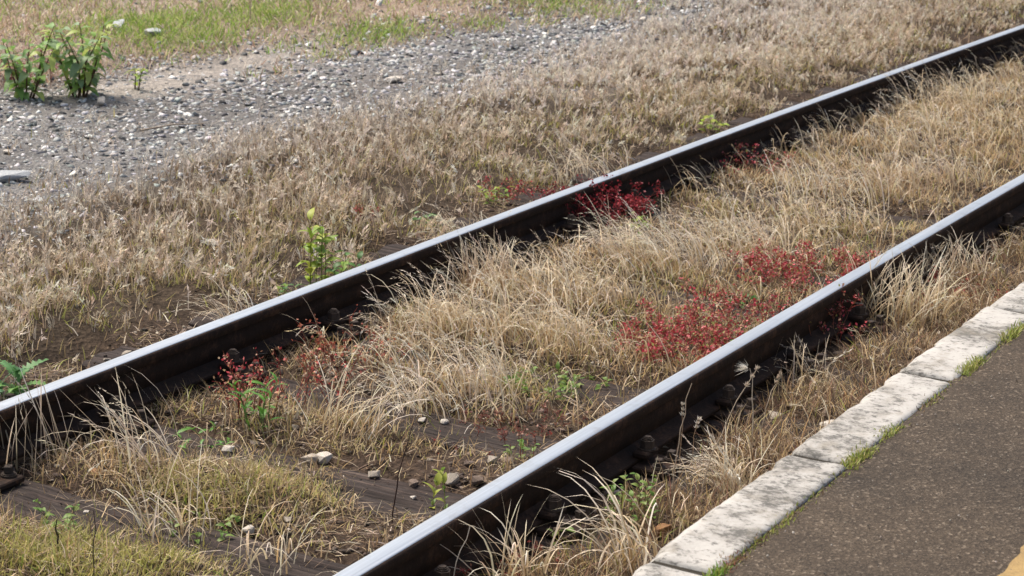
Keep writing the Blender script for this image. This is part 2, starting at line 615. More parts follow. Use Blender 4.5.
# ------------------------------------------------------------------ rails
def sweep(name, profile, xs, yc, sm=False):
    pr = np.array(profile)
    n = len(pr)
    v = []
    for x in xs:
        yb = float(bend(x)) + yc
        v.append(np.stack([np.full(n, x), pr[:, 0] + yb, pr[:, 1]], 1))
    v = np.concatenate(v)
    f = []
    for i in range(len(xs) - 1):
        for k in range(n):
            k2 = (k + 1) % n
            f.append((i * n + k, i * n + k2, (i + 1) * n + k2, (i + 1) * n + k))
    f = np.array(f)[:, ::-1]
    return mesh_from(name, v, f, None, sm)


RX = np.concatenate([np.linspace(-20, 2, 12), np.arange(2.5, 22, .5), np.linspace(23, 60, 20)])
T = RAIL_TOP
head = [(-.0262, T - .0024), (-.0225, T - .0014), (-.017, T - .0006), (-.009, T - .0001), (0, T), (.012, T - .0002), (.021, T - .0009), (.0275, T - .0026), (.0300, T - .0038), (.0300, T - .007), (-.0262, T - .007)]
flank = [(-.0335, T - .0125), (-.0328, T - .0085), (-.0305, T - .0048), (-.0258, T - .0028), (.0296, T - .0041), (.032, T - .0060), (.0335, T - .0125), (.0335, T - .034), (.012, T - .042), (-.012, T - .042), (-.0335, T - .034)]
web = [(-.008, T - .0415), (.008, T - .0415), (.0085, T - .12), (-.0085, T - .12)]
foot = [(-.013, T - .119), (.013, T - .119), (.030, T - .131), (.0615, T - .137), (.0625, T - .139), (.0625, T - .149), (-.0625, T - .149), (-.0625, T - .139), (-.0615, T - .137), (-.030, T - .131)]
for yr, lab in ((Y_NEAR, 'polished steel rail with rusty flank nearest the white kerb'), (Y_FAR, 'polished steel rail of the track farther from the white kerb')):
    t = thing('rail', lab, 'rail', (0, 0, 0), 0, 'the two rails of the track')
    new_object('running_surface', sweep('running_surface', head, RX, yr, True), M['steel'], t)
    new_object('head', sweep('head', flank, RX, yr), M['rust'], t)
    new_object('web', sweep('web', web, RX, yr), M['rust'], t)
    new_object('foot', sweep('foot', foot, RX, yr), M['rust'], t)

# ------------------------------------------------------------------ sleepers with plates, nuts and screws
def cyl_bm(r, z0, z1, seg=6, bevel=.0, r2=None):
    bm = bmesh.new()
    bmesh.ops.create_cone(bm, cap_ends=True, segments=seg, radius1=r, radius2=r2 or r, depth=z1 - z0)
    for v in bm.verts:
        v.co.z += (z0 + z1) / 2
    if bevel:
        bmesh.ops.bevel(bm, geom=[e for e in bm.edges if abs(e.verts[0].co.z - e.verts[1].co.z) < 1e-6 and e.verts[0].co.z > z1 - 1e-5], offset=bevel, segments=2, affect='EDGES')
    return bm


def merge(*bms):
    out = bmesh.new()
    for q in bms:
        me = bpy.data.meshes.new('tmp')
        q.to_mesh(me)
        q.free()
        out.from_mesh(me)
        bpy.data.meshes.remove(me)
    return out


plate_me = mesh_bm('base_plate', box_bm(-.075, .075, -.17, .17, .002, .0205, .004))
clip_me = mesh_bm('clip', box_bm(-.042, .042, -.026, .026, .036, .056, .005))
# square shank, washer and tall nut of the clip bolt
nut_me = mesh_bm('nut', merge(cyl_bm(.026, .056, .061, 16), cyl_bm(.022, .061, .090, 6, .004), cyl_bm(.013, .090, .097, 12, .003)))
screw_me = mesh_bm('screw', merge(cyl_bm(.023, .0205, .030, 14, .003), box_bm(-.0115, .0115, -.0115, .0115, .030, .052, .002)))
for q, mt in ((plate_me, 'rust'), (clip_me, 'rust'), (nut_me, 'bolt'), (screw_me, 'bolt')):
    q.materials.append(M[mt])
ORD = ['lowest in the photo, under the bottom edge', 'second from the bottom left, at the lower left corner', 'third from the bottom, crossing under pale stones at lower left',
       'fourth from the bottom, broad and bare in the lower middle', 'fifth from the bottom, reddish, below the straw tussocks', 'sixth from the bottom, half hidden by low green herbs']
NTH = ['seventh', 'eighth', 'ninth', 'tenth', 'eleventh', 'twelfth', 'thirteenth', 'fourteenth', 'fifteenth', 'sixteenth', 'seventeenth', 'eighteenth', 'nineteenth']
for k in range(-3, 16):
    x = SLEEPER_X0 + k * SLEEPER_DX
    yb = float(bend(x))
    L_, W_ = 2.46, .25
    bm = bmesh.new()
    NX_, NY_ = 9, 50
    rows = []
    ph = random.uniform(0, 50)
    for i in range(NX_ + 1):
        row = []
        for j in range(NY_ + 1):
            sx, sy = (i / NX_ - .5), (j / NY_ - .5)
            wx = sx * W_ * (1 + .05 * (float(vnoise(sy * 8 + ph, sx, 2, 1)) - .5))
            z = -.004 - .018 * float(vnoise(sx * 10 + ph, sy * 2.2, 3.0, 2)) * (abs(sy) < .2 or abs(sy) > .42) - .012 * (abs(sx) > .45) + .006 * (float(vnoise(sx * 30 + ph, sy * 3, 2, 9)) - .5)
            row.append(bm.verts.new((wx, sy * L_ + .012 * (float(vnoise(sx * 20 + ph, 2, 2, 3)) - .5) * (abs(sy) > .49), min(z, .0015))))
        rows.append(row)
    for i in range(NX_):
        for j in range(NY_):
            bm.faces.new((rows[i][j], rows[i + 1][j], rows[i + 1][j + 1], rows[i][j + 1]))
    ext = bmesh.ops.extrude_edge_only(bm, edges=[e for e in bm.edges if e.is_boundary])
    for v in [g for g in ext['geom'] if isinstance(g, bmesh.types.BMVert)]:
        v.co.z = -.15
    n_ = k + 3
    lab = 'weathered brown wooden sleeper, ' + (ORD[n_] if n_ < len(ORD) else NTH[n_ - 6] + ' counted up the track from the bottom edge')
    t = thing('sleeper', lab, 'sleeper', (x, (Y_NEAR + Y_FAR) / 2 + yb + random.uniform(-.03, .03), 0), random.uniform(-.012, .012), 'wooden sleepers under the rails')
    new_object('beam', mesh_bm('beam', bm), M['wood'], t)
    oy = t.location.y
    for yr in (Y_NEAR, Y_FAR):
        p = new_object('base_plate', plate_me, None, t)
        p.location = (0, yr + yb - oy, 0)
        for s in (-1, 1):
            q = new_object('clip', clip_me, None, p)
            q.location = (0, s * .070, 0)
            q = new_object('nut', nut_me, None, p)
            q.location = (0, s * .074, 0)
            q.rotation_euler = (0, 0, random.uniform(0, 1))
            for e in (-1, 1):
                q = new_object('screw', screw_me, None, p)
                q.location = (e * .045, s * .135, 0)
                q.rotation_euler = (0, 0, random.uniform(0, 1.5))

# ------------------------------------------------------------------ blades
def blades(base, h, az, th0, th1, width, tint, segs=3, power=1.4, tip=None, twist=None):
    """Curved ribbons.  th0, th1: angle from upright at the root and at the tip."""
    n = len(base)
    S = segs
    d = np.stack([np.cos(az), np.sin(az)], 1)
    wz = az + math.pi / 2 + (rng.normal(0, .6, n) if twist is None else twist)
    wv = np.stack([np.cos(wz), np.sin(wz), np.zeros(n)], 1)
    pts = np.empty((n, S + 1, 3))
    pts[:, 0] = base
    p = base.copy()
    for s in range(S):
        t = (s + .5) / S
        th = th0 + (th1 - th0) * t ** power
        st = h / S
        p = p + np.stack([d[:, 0] * np.sin(th) * st, d[:, 1] * np.sin(th) * st, np.cos(th) * st], 1)
        pts[:, s + 1] = p
    V = np.empty((n, 2 * S + 1, 3))
    prof = [1.0 - .25 * (s / S) - .35 * (s / S) ** 2 for s in range(S)]
    for s in range(S):
        o = wv * (width * prof[s] * .5)[:, None]
        V[:, 2 * s] = pts[:, s] - o
        V[:, 2 * s + 1] = pts[:, s] + o
    V[:, 2 * S] = pts[:, S]
    f = []
    for s in range(S - 1):
        a = 2 * s
        f += [(a, a + 1, a + 3), (a, a + 3, a + 2)]
    a = 2 * (S - 1)
    f.append((a, a + 1, a + 2))
    f = np.array(f)
    Fc = (np.arange(n)[:, None, None] * (2 * S + 1) + f[None]).reshape(-1, 3)
    C = np.repeat(tint[:, None, :], 2 * S + 1, 1)
    if tip is not None:
        w = (np.repeat(np.arange(S + 1), 2)[:2 * S + 1] / S) ** 1.5
        C = C * (1 - w[None, :, None]) + tip[:, None, :] * w[None, :, None]
    return V.reshape(-1, 3), Fc, C.reshape(-1, 3), pts


def heads(pts, m, length, spread, width, tint, start=.7):
    """Feathery seed heads: m slivers along the outer part of each stalk."""
    n, S1, _ = pts.shape
    tan = pts[:, -1] - pts[:, -2]
    tan /= np.linalg.norm(tan, axis=1)[:, None] + 1e-9
    Vs, Fs, Cs = [], [], []
    for k in range(m):
        t = start + (1 - start) * (k + .5) / m
        s = min(int(t * (S1 - 1)), S1 - 2)
        fr = t * (S1 - 1) - s
        p = pts[:, s] * (1 - fr) + pts[:, s + 1] * fr
        d = tan + rng.normal(0, spread, (n, 3))
        d /= np.linalg.norm(d, axis=1)[:, None] + 1e-9
        side = np.cross(d, rng.normal(0, 1, (n, 3)))
        side /= np.linalg.norm(side, axis=1)[:, None] + 1e-9
        L_ = length * rng.uniform(.6, 1.3, n)
        e = p + d * L_[:, None]
        o = side * (width * rng.uniform(.7, 1.3, n))[:, None] * .5
        q = p + d * (L_ * .3)[:, None]
        V = np.stack([q - o, q + o, e], 1).reshape(-1, 3)
        i = np.arange(n)[:, None] * 3
        Fs.append(i + [0, 1, 2] + k * 3 * n)
        Vs.append(V)
        Cs.append(np.repeat(tint, 3, 0) * rng.uniform(.85, 1.1))
    return np.concatenate(Vs), np.concatenate(Fs), np.concatenate(Cs)


class Bag:
    def __init__(self):
        self.v, self.f, self.c, self.n = [], [], [], 0

    def put(self, v, f, c):
        self.v.append(v)
        self.f.append(f + self.n)
        self.c.append(c)
        self.n += len(v)

    def mesh(self, name, sm=False):
        return mesh_from(name, np.concatenate(self.v), np.concatenate(self.f), np.concatenate(self.c), sm)


def pal(n, colours, weights=None, jitter=.14):
    cs = np.array(colours)
    k = rng.choice(len(cs), n, p=None if weights is None else np.array(weights) / np.sum(weights))
    a = cs[k]
    j = 1 + rng.normal(0, jitter, (n, 1))
    return np.clip(a * np.clip(j, .5, 1.6) * (1 + rng.normal(0, .03, (n, 3))), .005, .85)


STRAW = [(.62, .475, .275), (.68, .55, .35), (.55, .39, .20), (.46, .31, .145), (.73, .63, .45)]
PALE = [(.74, .645, .50), (.70, .59, .44), (.79, .72, .60)]
GREYTAN = [(.54, .435, .315), (.61, .505, .385), (.44, .335, .22), (.68, .585, .47), (.32, .225, .135)]
BROWN = [(.16, .105, .06), (.22, .15, .09), (.11, .075, .05), (.28, .20, .13)]
OLIVE = [(.32, .295, .09), (.40, .35, .13), (.26, .26, .065), (.45, .375, .16), (.36, .37, .09)]
GREEN = [(.12, .22, .035), (.17, .27, .045), (.22, .30, .07), (.09, .16, .03)]


def scatter(density, lo, hi, dens_fn, lod=8.0, vmin=-55, vmax=760, umin=-210, umax=1190):
    """Random ground points in the box lo..hi, kept where dens_fn says so and where the place can be seen from near the camera."""
    n = int(density * (hi[0] - lo[0]) * (hi[1] - lo[1]))
    x = rng.uniform(lo[0], hi[0], n)
    y = rng.uniform(lo[1], hi[1], n)
    u, v, w = project(np.stack([x, y, np.zeros(n)], 1))
    keep = (w > 1) & (u > umin) & (u < umax) & (v > vmin) & (v < vmax)
    x, y, w = x[keep], y[keep], w[keep]
    p = np.minimum(1, lod / w)
    d = dens_fn(x, y) * p
    keep = rng.random(len(x)) < d
    x, y, p = x[keep], y[keep], p[keep]
    return np.stack([x, y, ground_z(x, y) - .004], 1), 1 / np.sqrt(p)


LEFTWARD = math.atan2(_r0[1], _r0[0]) + math.pi        # towards the left of the view


# ---- dry grass between the far rail and the gravel
def dens_field(x, y):
    yy = y - bend(x)
    d = (.10 + .9 * smooth(Y_FAR + .30, Y_FAR + .75, yy + .35 * (fbm(x, y, 3.1, 52) - .5))) * smooth(Y_FAR + .06, Y_FAR + .2, yy) * (1 - smooth(-.45, .45, d_gravel_near(x, y) + .6 * (fbm(x, y, 2.2, 51) - .5)))
    d = d + .10 * (d_gravel_near(x, y) > 0) * (d_gravel_far(x, y) < 0) * smooth(.52, .7, fbm(x, y, 2.0, 66)) * smooth(1.6, .2, d_gravel_near(x, y))
    d = d * (.28 + .9 * smooth(.3, .62, fbm(x, y, 1.9, 21))) * (.14 + 1.1 * smooth(.34, .62, fbm(x, y, 6.5, 24)))
    return np.clip(d * (1 - blobs(x, y, BARE)), 0, 1)


bag = Bag()
B, ws = scatter(2500, (4.2, Y_FAR), (20, 13), dens_field)
n = len(B)
print('field stalks', n)
far_ = smooth(9, 15, np.hypot(B[:, 0], B[:, 1]))
pale_n = fbm(B[:, 0], B[:, 1], .9, 71)
h = rng.uniform(.035, .105, n) * (.65 + .75 * fbm(B[:, 0], B[:, 1], 1.9, 61)) * (.6 + .4 * smooth(Y_FAR + .3, Y_FAR + .8, B[:, 1]))
h = h * np.where(rng.random(n) < .05, 1.5, 1.0)
az = rng.uniform(0, 2 * math.pi, n)
tn = pal(n, GREYTAN + STRAW[:2])
yw = (smooth(.48, .65, fbm(B[:, 0], B[:, 1], 1.6, 81)) * smooth(Y_FAR + 2.2, Y_FAR + .6, B[:, 1]))[:, None]
tn = tn * (1 - .45 * yw) + pal(n, [(.40, .30, .12), (.33, .28, .10)]) * .45 * yw
gy_ = smooth(Y_FAR + .7, Y_FAR + 2.2, B[:, 1])[:, None] * .6
lum = tn.mean(1, keepdims=True)
tn = tn * (1 - gy_) + lum * np.array((1.13, .99, .86)) * gy_
v, f, c, pts = blades(B, h, az, rng.uniform(0, .35, n), rng.uniform(.25, 1.5, n), .0032 * ws * rng.uniform(.8, 1.3, n), tn, 3)
bag.put(v, f, c)
k = rng.random(n) < (.32 + .5 * far_)
hc = pal(int(k.sum()), PALE + GREYTAN, [2, 2, 1.5, 2, 2, 1.5, 1, .5])
gk = gy_[k]
hc = hc * (1 - gk) + np.clip(hc.mean(1, keepdims=True) * 1.08, 0, .8) * np.array((1.08, 1.0, .92)) * gk
v, f, c = heads(pts[k], 12, .030, .34, .0056, hc, .45)
bag.put(v, f, c)
k = (rng.random(n) < .32) & (B[:, 0] + .6 * rng.normal(0, 1, n) > 10.6) & (fbm(B[:, 0], B[:, 1], 1.1, 72) > .42) & (B[:, 1] > Y_FAR + 1.0)
v, f, c = heads(pts[k], 9, .036, .30, .0060, pal(int(k.sum()), [(.78, .72, .63), (.72, .65, .56), (.80, .75, .68)], None, .06), .5)
bag.put(v, f, c)
tag(new_object('dry_meadow_grass', bag.mesh('dry_meadow_grass'), M['dry']), 'short greyish tan dry grass between the far rail and the gravel', 'grass', None, 'stuff')

bag = Bag()
B, ws = scatter(3400, (4.2, Y_FAR), (20, 13), lambda x, y: np.clip(dens_field(x, y) * 1.1 + .04 * (d_gravel_near(x, y) < 0), 0, 1))
n = len(B)
ol = smooth(.42, .62, fbm(B[:, 0], B[:, 1], 1.1, 91)) * smooth(Y_FAR + 2.0, Y_FAR + .5, B[:, 1])
ol = np.maximum(ol, blobs(B[:, 0], B[:, 1], [(60, 310, .6, .35, 1), (150, 300, .5, .3, 1), (380, 230, .5, .3, 1), (230, 290, .5, .25, 1), (540, 160, .6, .3, .8), (720, 100, .8, .4, .9), (480, 200, .3, .25, 1), (300, 190, .5, .4, .6)]))
tn = np.where((rng.random(n) < .10 + .55 * ol)[:, None], pal(n, OLIVE), pal(n, GREYTAN + BROWN, [1, .7, 1.5, .3, 3, 3, 3, 2, 2]))
v, f, c, _ = blades(B, rng.uniform(.025, .085, n), rng.uniform(0, 6.28, n), rng.uniform(.1, 1.2, n), rng.uniform(.4, 1.9, n), .0042 * ws * rng.uniform(.7, 1.4, n), tn, 2)
bag.put(v, f, c)
tag(new_object('grass_thatch', bag.mesh('grass_thatch'), M['dry']), 'low brownish grass thatch matted under the dry meadow grass', 'grass', None, 'stuff')

# ---- grass between the rails
TALL = [(800, 137, .9, .22, .9), (880, 106, .9, .22, 1), (960, 76, 1.0, .22, 1), (1040, 46, 1.2, .22, 1), (700, 180, .5, .2, .6), (430, 370, .32, .26, 1), (480, 385, .3, .26, 1), (540, 370, .3, .26, .9), (400, 345, .25, .25, .9), (500, 330, .35, .3, 1), (600, 340, .4, .3, .9),
        (620, 300, .4, .35, 1), (560, 290, .4, .3, .9), (700, 270, .6, .35, 1), (800, 240, .7, .4, 1), (720, 240, .5, .3, 1), (860, 190, .8, .4, 1), (900, 160, .9, .45, 1),
        (960, 130, 1.2, .5, 1), (1020, 90, 1.6, .5, 1), (1090, 60, 2.0, .5, 1), (820, 200, .8, .4, 1), (340, 425, .2, .15, .35),
        (230, 490, .22, .16, .25), (160, 445, .15, .15, .2), (60, 470, .2, .2, .15), (650, 380, .3, .2, .3)]
STRIP = [(480, 575, .3, .2, .5), (600, 560, .4, .22, .7), (720, 470, .5, .22, .7), (800, 410, .5, .25, .8), (880, 340, .7, .3, 1), (960, 290, .8, .3, 1), (1040, 240, 1.0, .3, 1)]


def between(x, y, lo=.04, hi=.05):
    yy = y - bend(x)
    hi = hi - .15 * smooth(6.6, 8.6, x)
    return smooth(Y_NEAR + lo, Y_NEAR + lo + .12, yy) * (1 - smooth(Y_FAR - hi - .14, Y_FAR - hi, yy))


def strip(x, y):
    yy = y - bend(x)
    near = smooth(7.2, 5.6, x) * .16
    return smooth(KERB_IN, KERB_IN + .03, yy) * (1 - smooth(Y_NEAR - .26 - near, Y_NEAR - .12 - near, yy))


REDS = [(683, 352, .26, .22, 1), (715, 318, .2, .2, .7), (812, 278, .34, .24, 1), (765, 312, .2, .18, .7), (815, 338, .2, .15, 1), (600, 222, .25, .15, 1), (755, 172, .3, .16, .9), (250, 420, .15, .15, 1), (292, 412, .15, .15, .8)]


def dens_tall(x, y):
    b = blobs(x, y, BARE)
    d = between(x, y, .04, .10) * blobs(x, y, TALL) * (1 - .85 * blobs(x, y, REDS)) + strip(x, y) * blobs(x, y, STRIP) * .8
    return np.clip(d * (1 - .95 * b) * (.15 + .9 * smooth(.32, .64, fbm(x, y, 2.6, 22))) * (.12 + 1.0 * smooth(.34, .64, fbm(x, y, 7.5, 26))), 0, 1)


bag = Bag()
B, ws = scatter(1700, (3.6, KERB_IN), (21, Y_FAR), dens_tall)
n = len(B)
print('tall', n)
h = rng.uniform(.09, .27, n) * (.65 + .6 * fbm(B[:, 0], B[:, 1], 2.0, 62))
h = h * np.where(B[:, 1] - bend(B[:, 0]) < Y_NEAR, .62, 1.0)
az = LEFTWARD + rng.normal(0, 1.0, n)
tn = pal(n, STRAW, [3, 2.5, 2.5, 1.5, 2])
rd = (smooth(.55, .72, fbm(B[:, 0], B[:, 1], 1.2, 82)))[:, None]
tn = tn * (1 - .4 * rd) + pal(n, [(.42, .25, .13), (.36, .22, .10)]) * .4 * rd
v, f, c, pts = blades(B, h, az, rng.uniform(0, .5, n), rng.uniform(.9, 2.7, n), .0034 * ws * rng.uniform(.7, 1.4, n), tn, 5, 1.5, pal(n, PALE))
bag.put(v, f, c)
k = rng.random(n) < .4
v, f, c = heads(pts[k], 8, .026, .2, .0034, pal(int(k.sum()), PALE + STRAW[:2]), .55)
bag.put(v, f, c)
tag(new_object('tall_straw_grass', bag.mesh('tall_straw_grass'), M['dry']), 'long drooping straw coloured grass growing between the rails and by the kerb', 'grass', None, 'stuff')

OLIVE_SPOTS = [(610, 330, .25, .2, .6), (640, 290, .25, .2, .5), (470, 420, .2, .15, .5), (740, 215, .4, .25, .5), (850, 230, .4, .25, .4), (380, 230, .4, .25, .7), (230, 290, .4, .2, .6), (540, 160, .5, .25, .6), (720, 100, .6, .3, .6), (30, 565, .40, .28, 1.2), (120, 560, .35, .25, 1.2), (190, 570, .25, .2, 1), (230, 495, .28, .2, 1.1), (300, 490, .15, .15, .6), (170, 500, .2, .15, .5), (180, 420, .15, .12, .5), (540, 378, .2, .12, .7),
               (600, 545, .25, .14, .6), (290, 440, .2, .15, .4), (470, 210, .3, .2, .7), (120, 320, .5, .3, .6), (40, 300, .5, .3, .6), (690, 240, .3, .2, .4)]


def strip2(x, y):
    yy = y - bend(x)
    return smooth(KERB_IN, KERB_IN + .02, yy) * (1 - smooth(Y_NEAR - .22, Y_NEAR - .10, yy))


def dens_low(x, y):
    d = between(x, y, .0, .0) * (.42 + .75 * blobs(x, y, TALL + OLIVE_SPOTS)) + strip2(x, y) * 1.3
    return np.clip(d * (1 - .80 * blobs(x, y, BARE)) * (.3 + 1.1 * smooth(.3, .62, fbm(x, y, 4, 23))), 0, 1)


bag = Bag()
B, ws = scatter(7500, (3.6, KERB_IN), (19, Y_FAR), dens_low)
n = len(B)
print('low', n)
ol = blobs(B[:, 0], B[:, 1], OLIVE_SPOTS)
tn = np.where((rng.random(n) < .10 + .62 * ol)[:, None], pal(n, OLIVE + GREEN[1:2], [3, 3, 2, 3, 3, .5]), pal(n, STRAW + BROWN, [2, 1.5, 2.5, 2, 1, 1.3, 1.3, 1, 1]))
inst = B[:, 1] - bend(B[:, 0]) < Y_NEAR
dk = inst & (rng.random(n) < .55)
tn[dk] = pal(int(dk.sum()), BROWN + [(.24, .12, .08), (.30, .22, .14)])
v, f, c, _ = blades(B, rng.uniform(.02, .10, n) * (.7 + .6 * fbm(B[:, 0], B[:, 1], 3, 64)) * np.where(inst, 1.45, 1), rng.uniform(0, 6.28, n), rng.uniform(.0, 1.1, n), rng.uniform(.4, 2.0, n), .0030 * ws * rng.uniform(.7, 1.5, n), tn, 2)
bag.put(v, f, c)
tag(new_object('low_track_grass', bag.mesh('low_track_grass'), M['dry']), 'low brown and olive grass growing in the track bed', 'grass', None, 'stuff')

# ---- mossy, fine leaved cushions on the mounds
bag = Bag()
B, ws = scatter(15000, (3.6, Y_NEAR), (8, Y_FAR), lambda x, y: np.clip(blobs(x, y, MOUNDS) * 1.3 * between(x, y, .05, .05) * (.12 + .95 * smooth(.3, .6, fbm(x, y, 7, 99))), 0, 1))
n = len(B)
yg = smooth(.4, .62, fbm(B[:, 0], B[:, 1], 3.4, 98)) * .35 + .36 * blobs(B[:, 0], B[:, 1], [(40, 572, .5, .3, 1), (140, 570, .35, .25, 1)])
tn = np.where((rng.random(n) < yg)[:, None], pal(n, [(.42, .40, .12), (.52, .47, .17), (.36, .35, .09)]), pal(n, [(.58, .46, .25), (.66, .55, .33), (.48, .36, .17), (.26, .19, .10), (.18, .13, .08)]))
v, f, c, _ = blades(B, rng.uniform(.015, .065, n) * np.where(rng.random(n) < .04, 2.2, 1), rng.uniform(0, 6.28, n), rng.uniform(0, 1.2, n), rng.uniform(.3, 2.2, n), .0032 * rng.uniform(.7, 1.5, n), tn, 2)
bag.put(v, f, c)
tag(new_object('grass_cushion', bag.mesh('grass_cushion'), M['dry']), 'fine olive and tan grass cushions in the lower left of the track', 'grass', None, 'stuff')

# ---- broken straw and dead stems lying on the bare track bed
bag = Bag()
B, ws = scatter(2600, (3.6, KERB_IN), (14, Y_FAR + .6), lambda x, y: np.clip((between(x, y, -.05, -.6) + strip(x, y)) * (.25 + .75 * smooth(.35, .6, fbm(x, y, 5, 25))), 0, 1))
n = len(B)
B[:, 2] += rng.uniform(.004, .03, n)
tn = pal(n, GREYTAN + BROWN + STRAW[:2], [1, 1, 1.5, .7, 2, 3, 3, 3, 1.5, .5, .5])
v, f, c, _ = blades(B, rng.uniform(.015, .11, n), rng.uniform(0, 6.28, n), rng.uniform(1.2, 1.6, n), rng.uniform(1.4, 1.9, n), .0026 * rng.uniform(.6, 1.6, n), tn, 2)
bag.put(v, f, c)
tag(new_object('straw_litter', bag.mesh('straw_litter'), M['dry']), 'broken straw and dead stems littering the dark track bed', 'litter', None, 'stuff')

# ---- rough grass beyond the gravel
GREEN_FAR = [(150, 34, .9, .55, 1.3), (180, 45, .7, .4, 1.3), (250, 25, .9, .5, 1.2), (295, 48, .5, .2, 1), (370, 36, .8, .25, 1.2), (215, 18, .8, .5, .7), (330, 40, .8, .25, .9), (320, 54, .25, .2, .8), (380, 30, .7, .3, .7), (560, 2, .9, .4, 1), (600, 10, .5, .3, .7),
             (480, 24, .3, .2, .8), (540, 23, .2, .15, .7), (30, 15, .8, .5, .6), (90, 5, .8, .6, .6), (420, 5, .8, .5, .5), (350, 8, .8, .5, .5), (270, 72, .2, .15, .4)]


def dens_back(x, y):
    g = blobs(x, y, GREEN_FAR)
    d = smooth(-.1, .7, d_gravel_far(x, y)) * (.12 + .5 * smooth(.35, .6, fbm(x, y, 1.4, 27)))
    path = blobs(x, y, [(150, 84, .7, .3, 1), (200, 72, .8, .3, 1), (250, 60, .8, .25, 1), (290, 50, .7, .25, .9)])
    return np.clip(np.maximum(d, g) * (1 - path), 0, 1)


bag = Bag()
B, ws = scatter(3600, (7.5, 6.5), (21, 16.4), dens_back, 10, -45, 200)
n = len(B)
print('back', n)
g = blobs(B[:, 0], B[:, 1], GREEN_FAR)
tn = np.where((rng.random(n) < .05 + .85 * g)[:, None], pal(n, [(.24, .36, .06), (.30, .40, .08), (.18, .29, .05), (.36, .38, .14), (.40, .38, .18)]), pal(n, GREYTAN + [(.36, .24, .17), (.30, .20, .15)], [2, 2, 2, 1, 1, 2, 2]))
v, f, c, pts = blades(B, rng.uniform(.03, .11, n), rng.uniform(0, 6.28, n), rng.uniform(.1, 1.1, n), rng.uniform(.6, 2.0, n), .0058 * ws * rng.uniform(.7, 1.4, n), tn, 3)
bag.put(v, f, c)
tag(new_object('rough_grass', bag.mesh('rough_grass'), M['dry']), 'patchy green and pinkish dry grass beyond the gravel strip', 'grass', None, 'stuff')

# ------------------------------------------------------------------ gravel and stones
def rock_bm(seed, pts=9, flat=.6):
    r = random.Random(seed)
    bm = bmesh.new()
    for i in range(pts):
        v = Vector((r.gauss(0, 1), r.gauss(0, 1), r.gauss(0, 1))).normalized() * r.uniform(.75, 1.0)
        v.z *= flat
        v.x *= r.uniform(.8, 1.25)
        bm.verts.new(v * .5)
    res = bmesh.ops.convex_hull(bm, input=bm.verts)
    junk = list({g for g in res['geom_interior'] + res['geom_unused'] if isinstance(g, bmesh.types.BMVert)})
    bmesh.ops.delete(bm, geom=junk, context='VERTS')
    bmesh.ops.triangulate(bm, faces=bm.faces[:])
    return bm


protos = []
for s in range(10):
    bm = rock_bm(100 + s, 8, .55)
    bm.verts.ensure_lookup_table()
    bm.verts.index_update()
    protos.append((np.array([v.co for v in bm.verts]), np.array([[v.index for v in fc.verts] for fc in bm.faces])))
    bm.free()


def gravel_mesh(name, B, size, tint):
    bag = Bag()
    kind = rng.integers(0, len(protos), len(B))
    for k, (pv_, pf_) in enumerate(protos):
        i = np.where(kind == k)[0]
        if not len(i):
            continue
        a = rng.uniform(0, 6.28, len(i))
        ti = rng.normal(0, .3, len(i))
        ca, sa = np.cos(a), np.sin(a)
        x = pv_[None, :, 0] * ca[:, None] - pv_[None, :, 1] * sa[:, None]
        y = pv_[None, :, 0] * sa[:, None] + pv_[None, :, 1] * ca[:, None]
        z = pv_[None, :, 2] + x * ti[:, None]
        V = np.stack([x, y, z], 2) * size[i][:, None, None] + B[i][:, None, :]
        Fc = (np.arange(len(i))[:, None, None] * len(pv_) + pf_[None]).reshape(-1, 3)
        bag.put(V.reshape(-1, 3), Fc, np.repeat(tint[i], len(pv_), 0))
    return bag.mesh(name)


def dens_gravel(x, y):
    d = smooth(-.7, .3, d_gravel_near(x, y)) * (1 - smooth(-.1, .8, d_gravel_far(x, y)))
    path = blobs(x, y, [(150, 84, .7, .3, 1), (200, 72, .8, .3, 1), (250, 60, .8, .25, 1), (290, 50, .7, .25, .9)])
    d = d * (1 - .85 * path) * (.35 + .8 * smooth(.3, .6, fbm(x, y, 1.8, 29)))
    return np.clip(d + .05 * (d_gravel_far(x, y) > 0), 0, 1)


B, ws = scatter(3300, (5.5, 4.5), (20, 15.5), dens_gravel, 9, -45, 330)
print('gravel', len(B))
size = np.clip(rng.lognormal(math.log(.0205), .48, len(B)), .008, .065) * ws
gt = pal(len(B), [(.36, .365, .365), (.47, .475, .475), (.25, .255, .26), (.62, .62, .61), (.10, .10, .10), (.33, .30, .27)], [3, 2.8, 2.8, 1.0, 2.8, .6], .14)
B[:, 2] += size * .03
tag(new_object('gravel', gravel_mesh('gravel', B, size, gt), M['rock']), 'grey crushed gravel strip in front of the saplings', 'gravel', None, 'stuff')

B, ws = scatter(1500, (3.6, KERB_IN), (14, Y_FAR + .7), lambda x, y: np.clip((between(x, y, -.3, -.6) + .8 * strip(x, y)) * (.2 + .8 * smooth(.4, .65, fbm(x, y, 3, 35))) * smooth(.08, .16, sleeper_dist(x) + .03), 0, 1))
size = np.clip(rng.lognormal(math.log(.019), .5, len(B)), .008, .05)
gt = pal(len(B), [(.10, .075, .06), (.16, .125, .10), (.24, .20, .165), (.07, .055, .045), (.36, .32, .27)], [3, 3, 1.5, 3, .6], .15)
B[:, 2] += size * .06
tag(new_object('ballast', gravel_mesh('ballast', B, size, gt), M['rock']), 'dark brown ballast chips in the track bed', 'ballast', None, 'stuff')

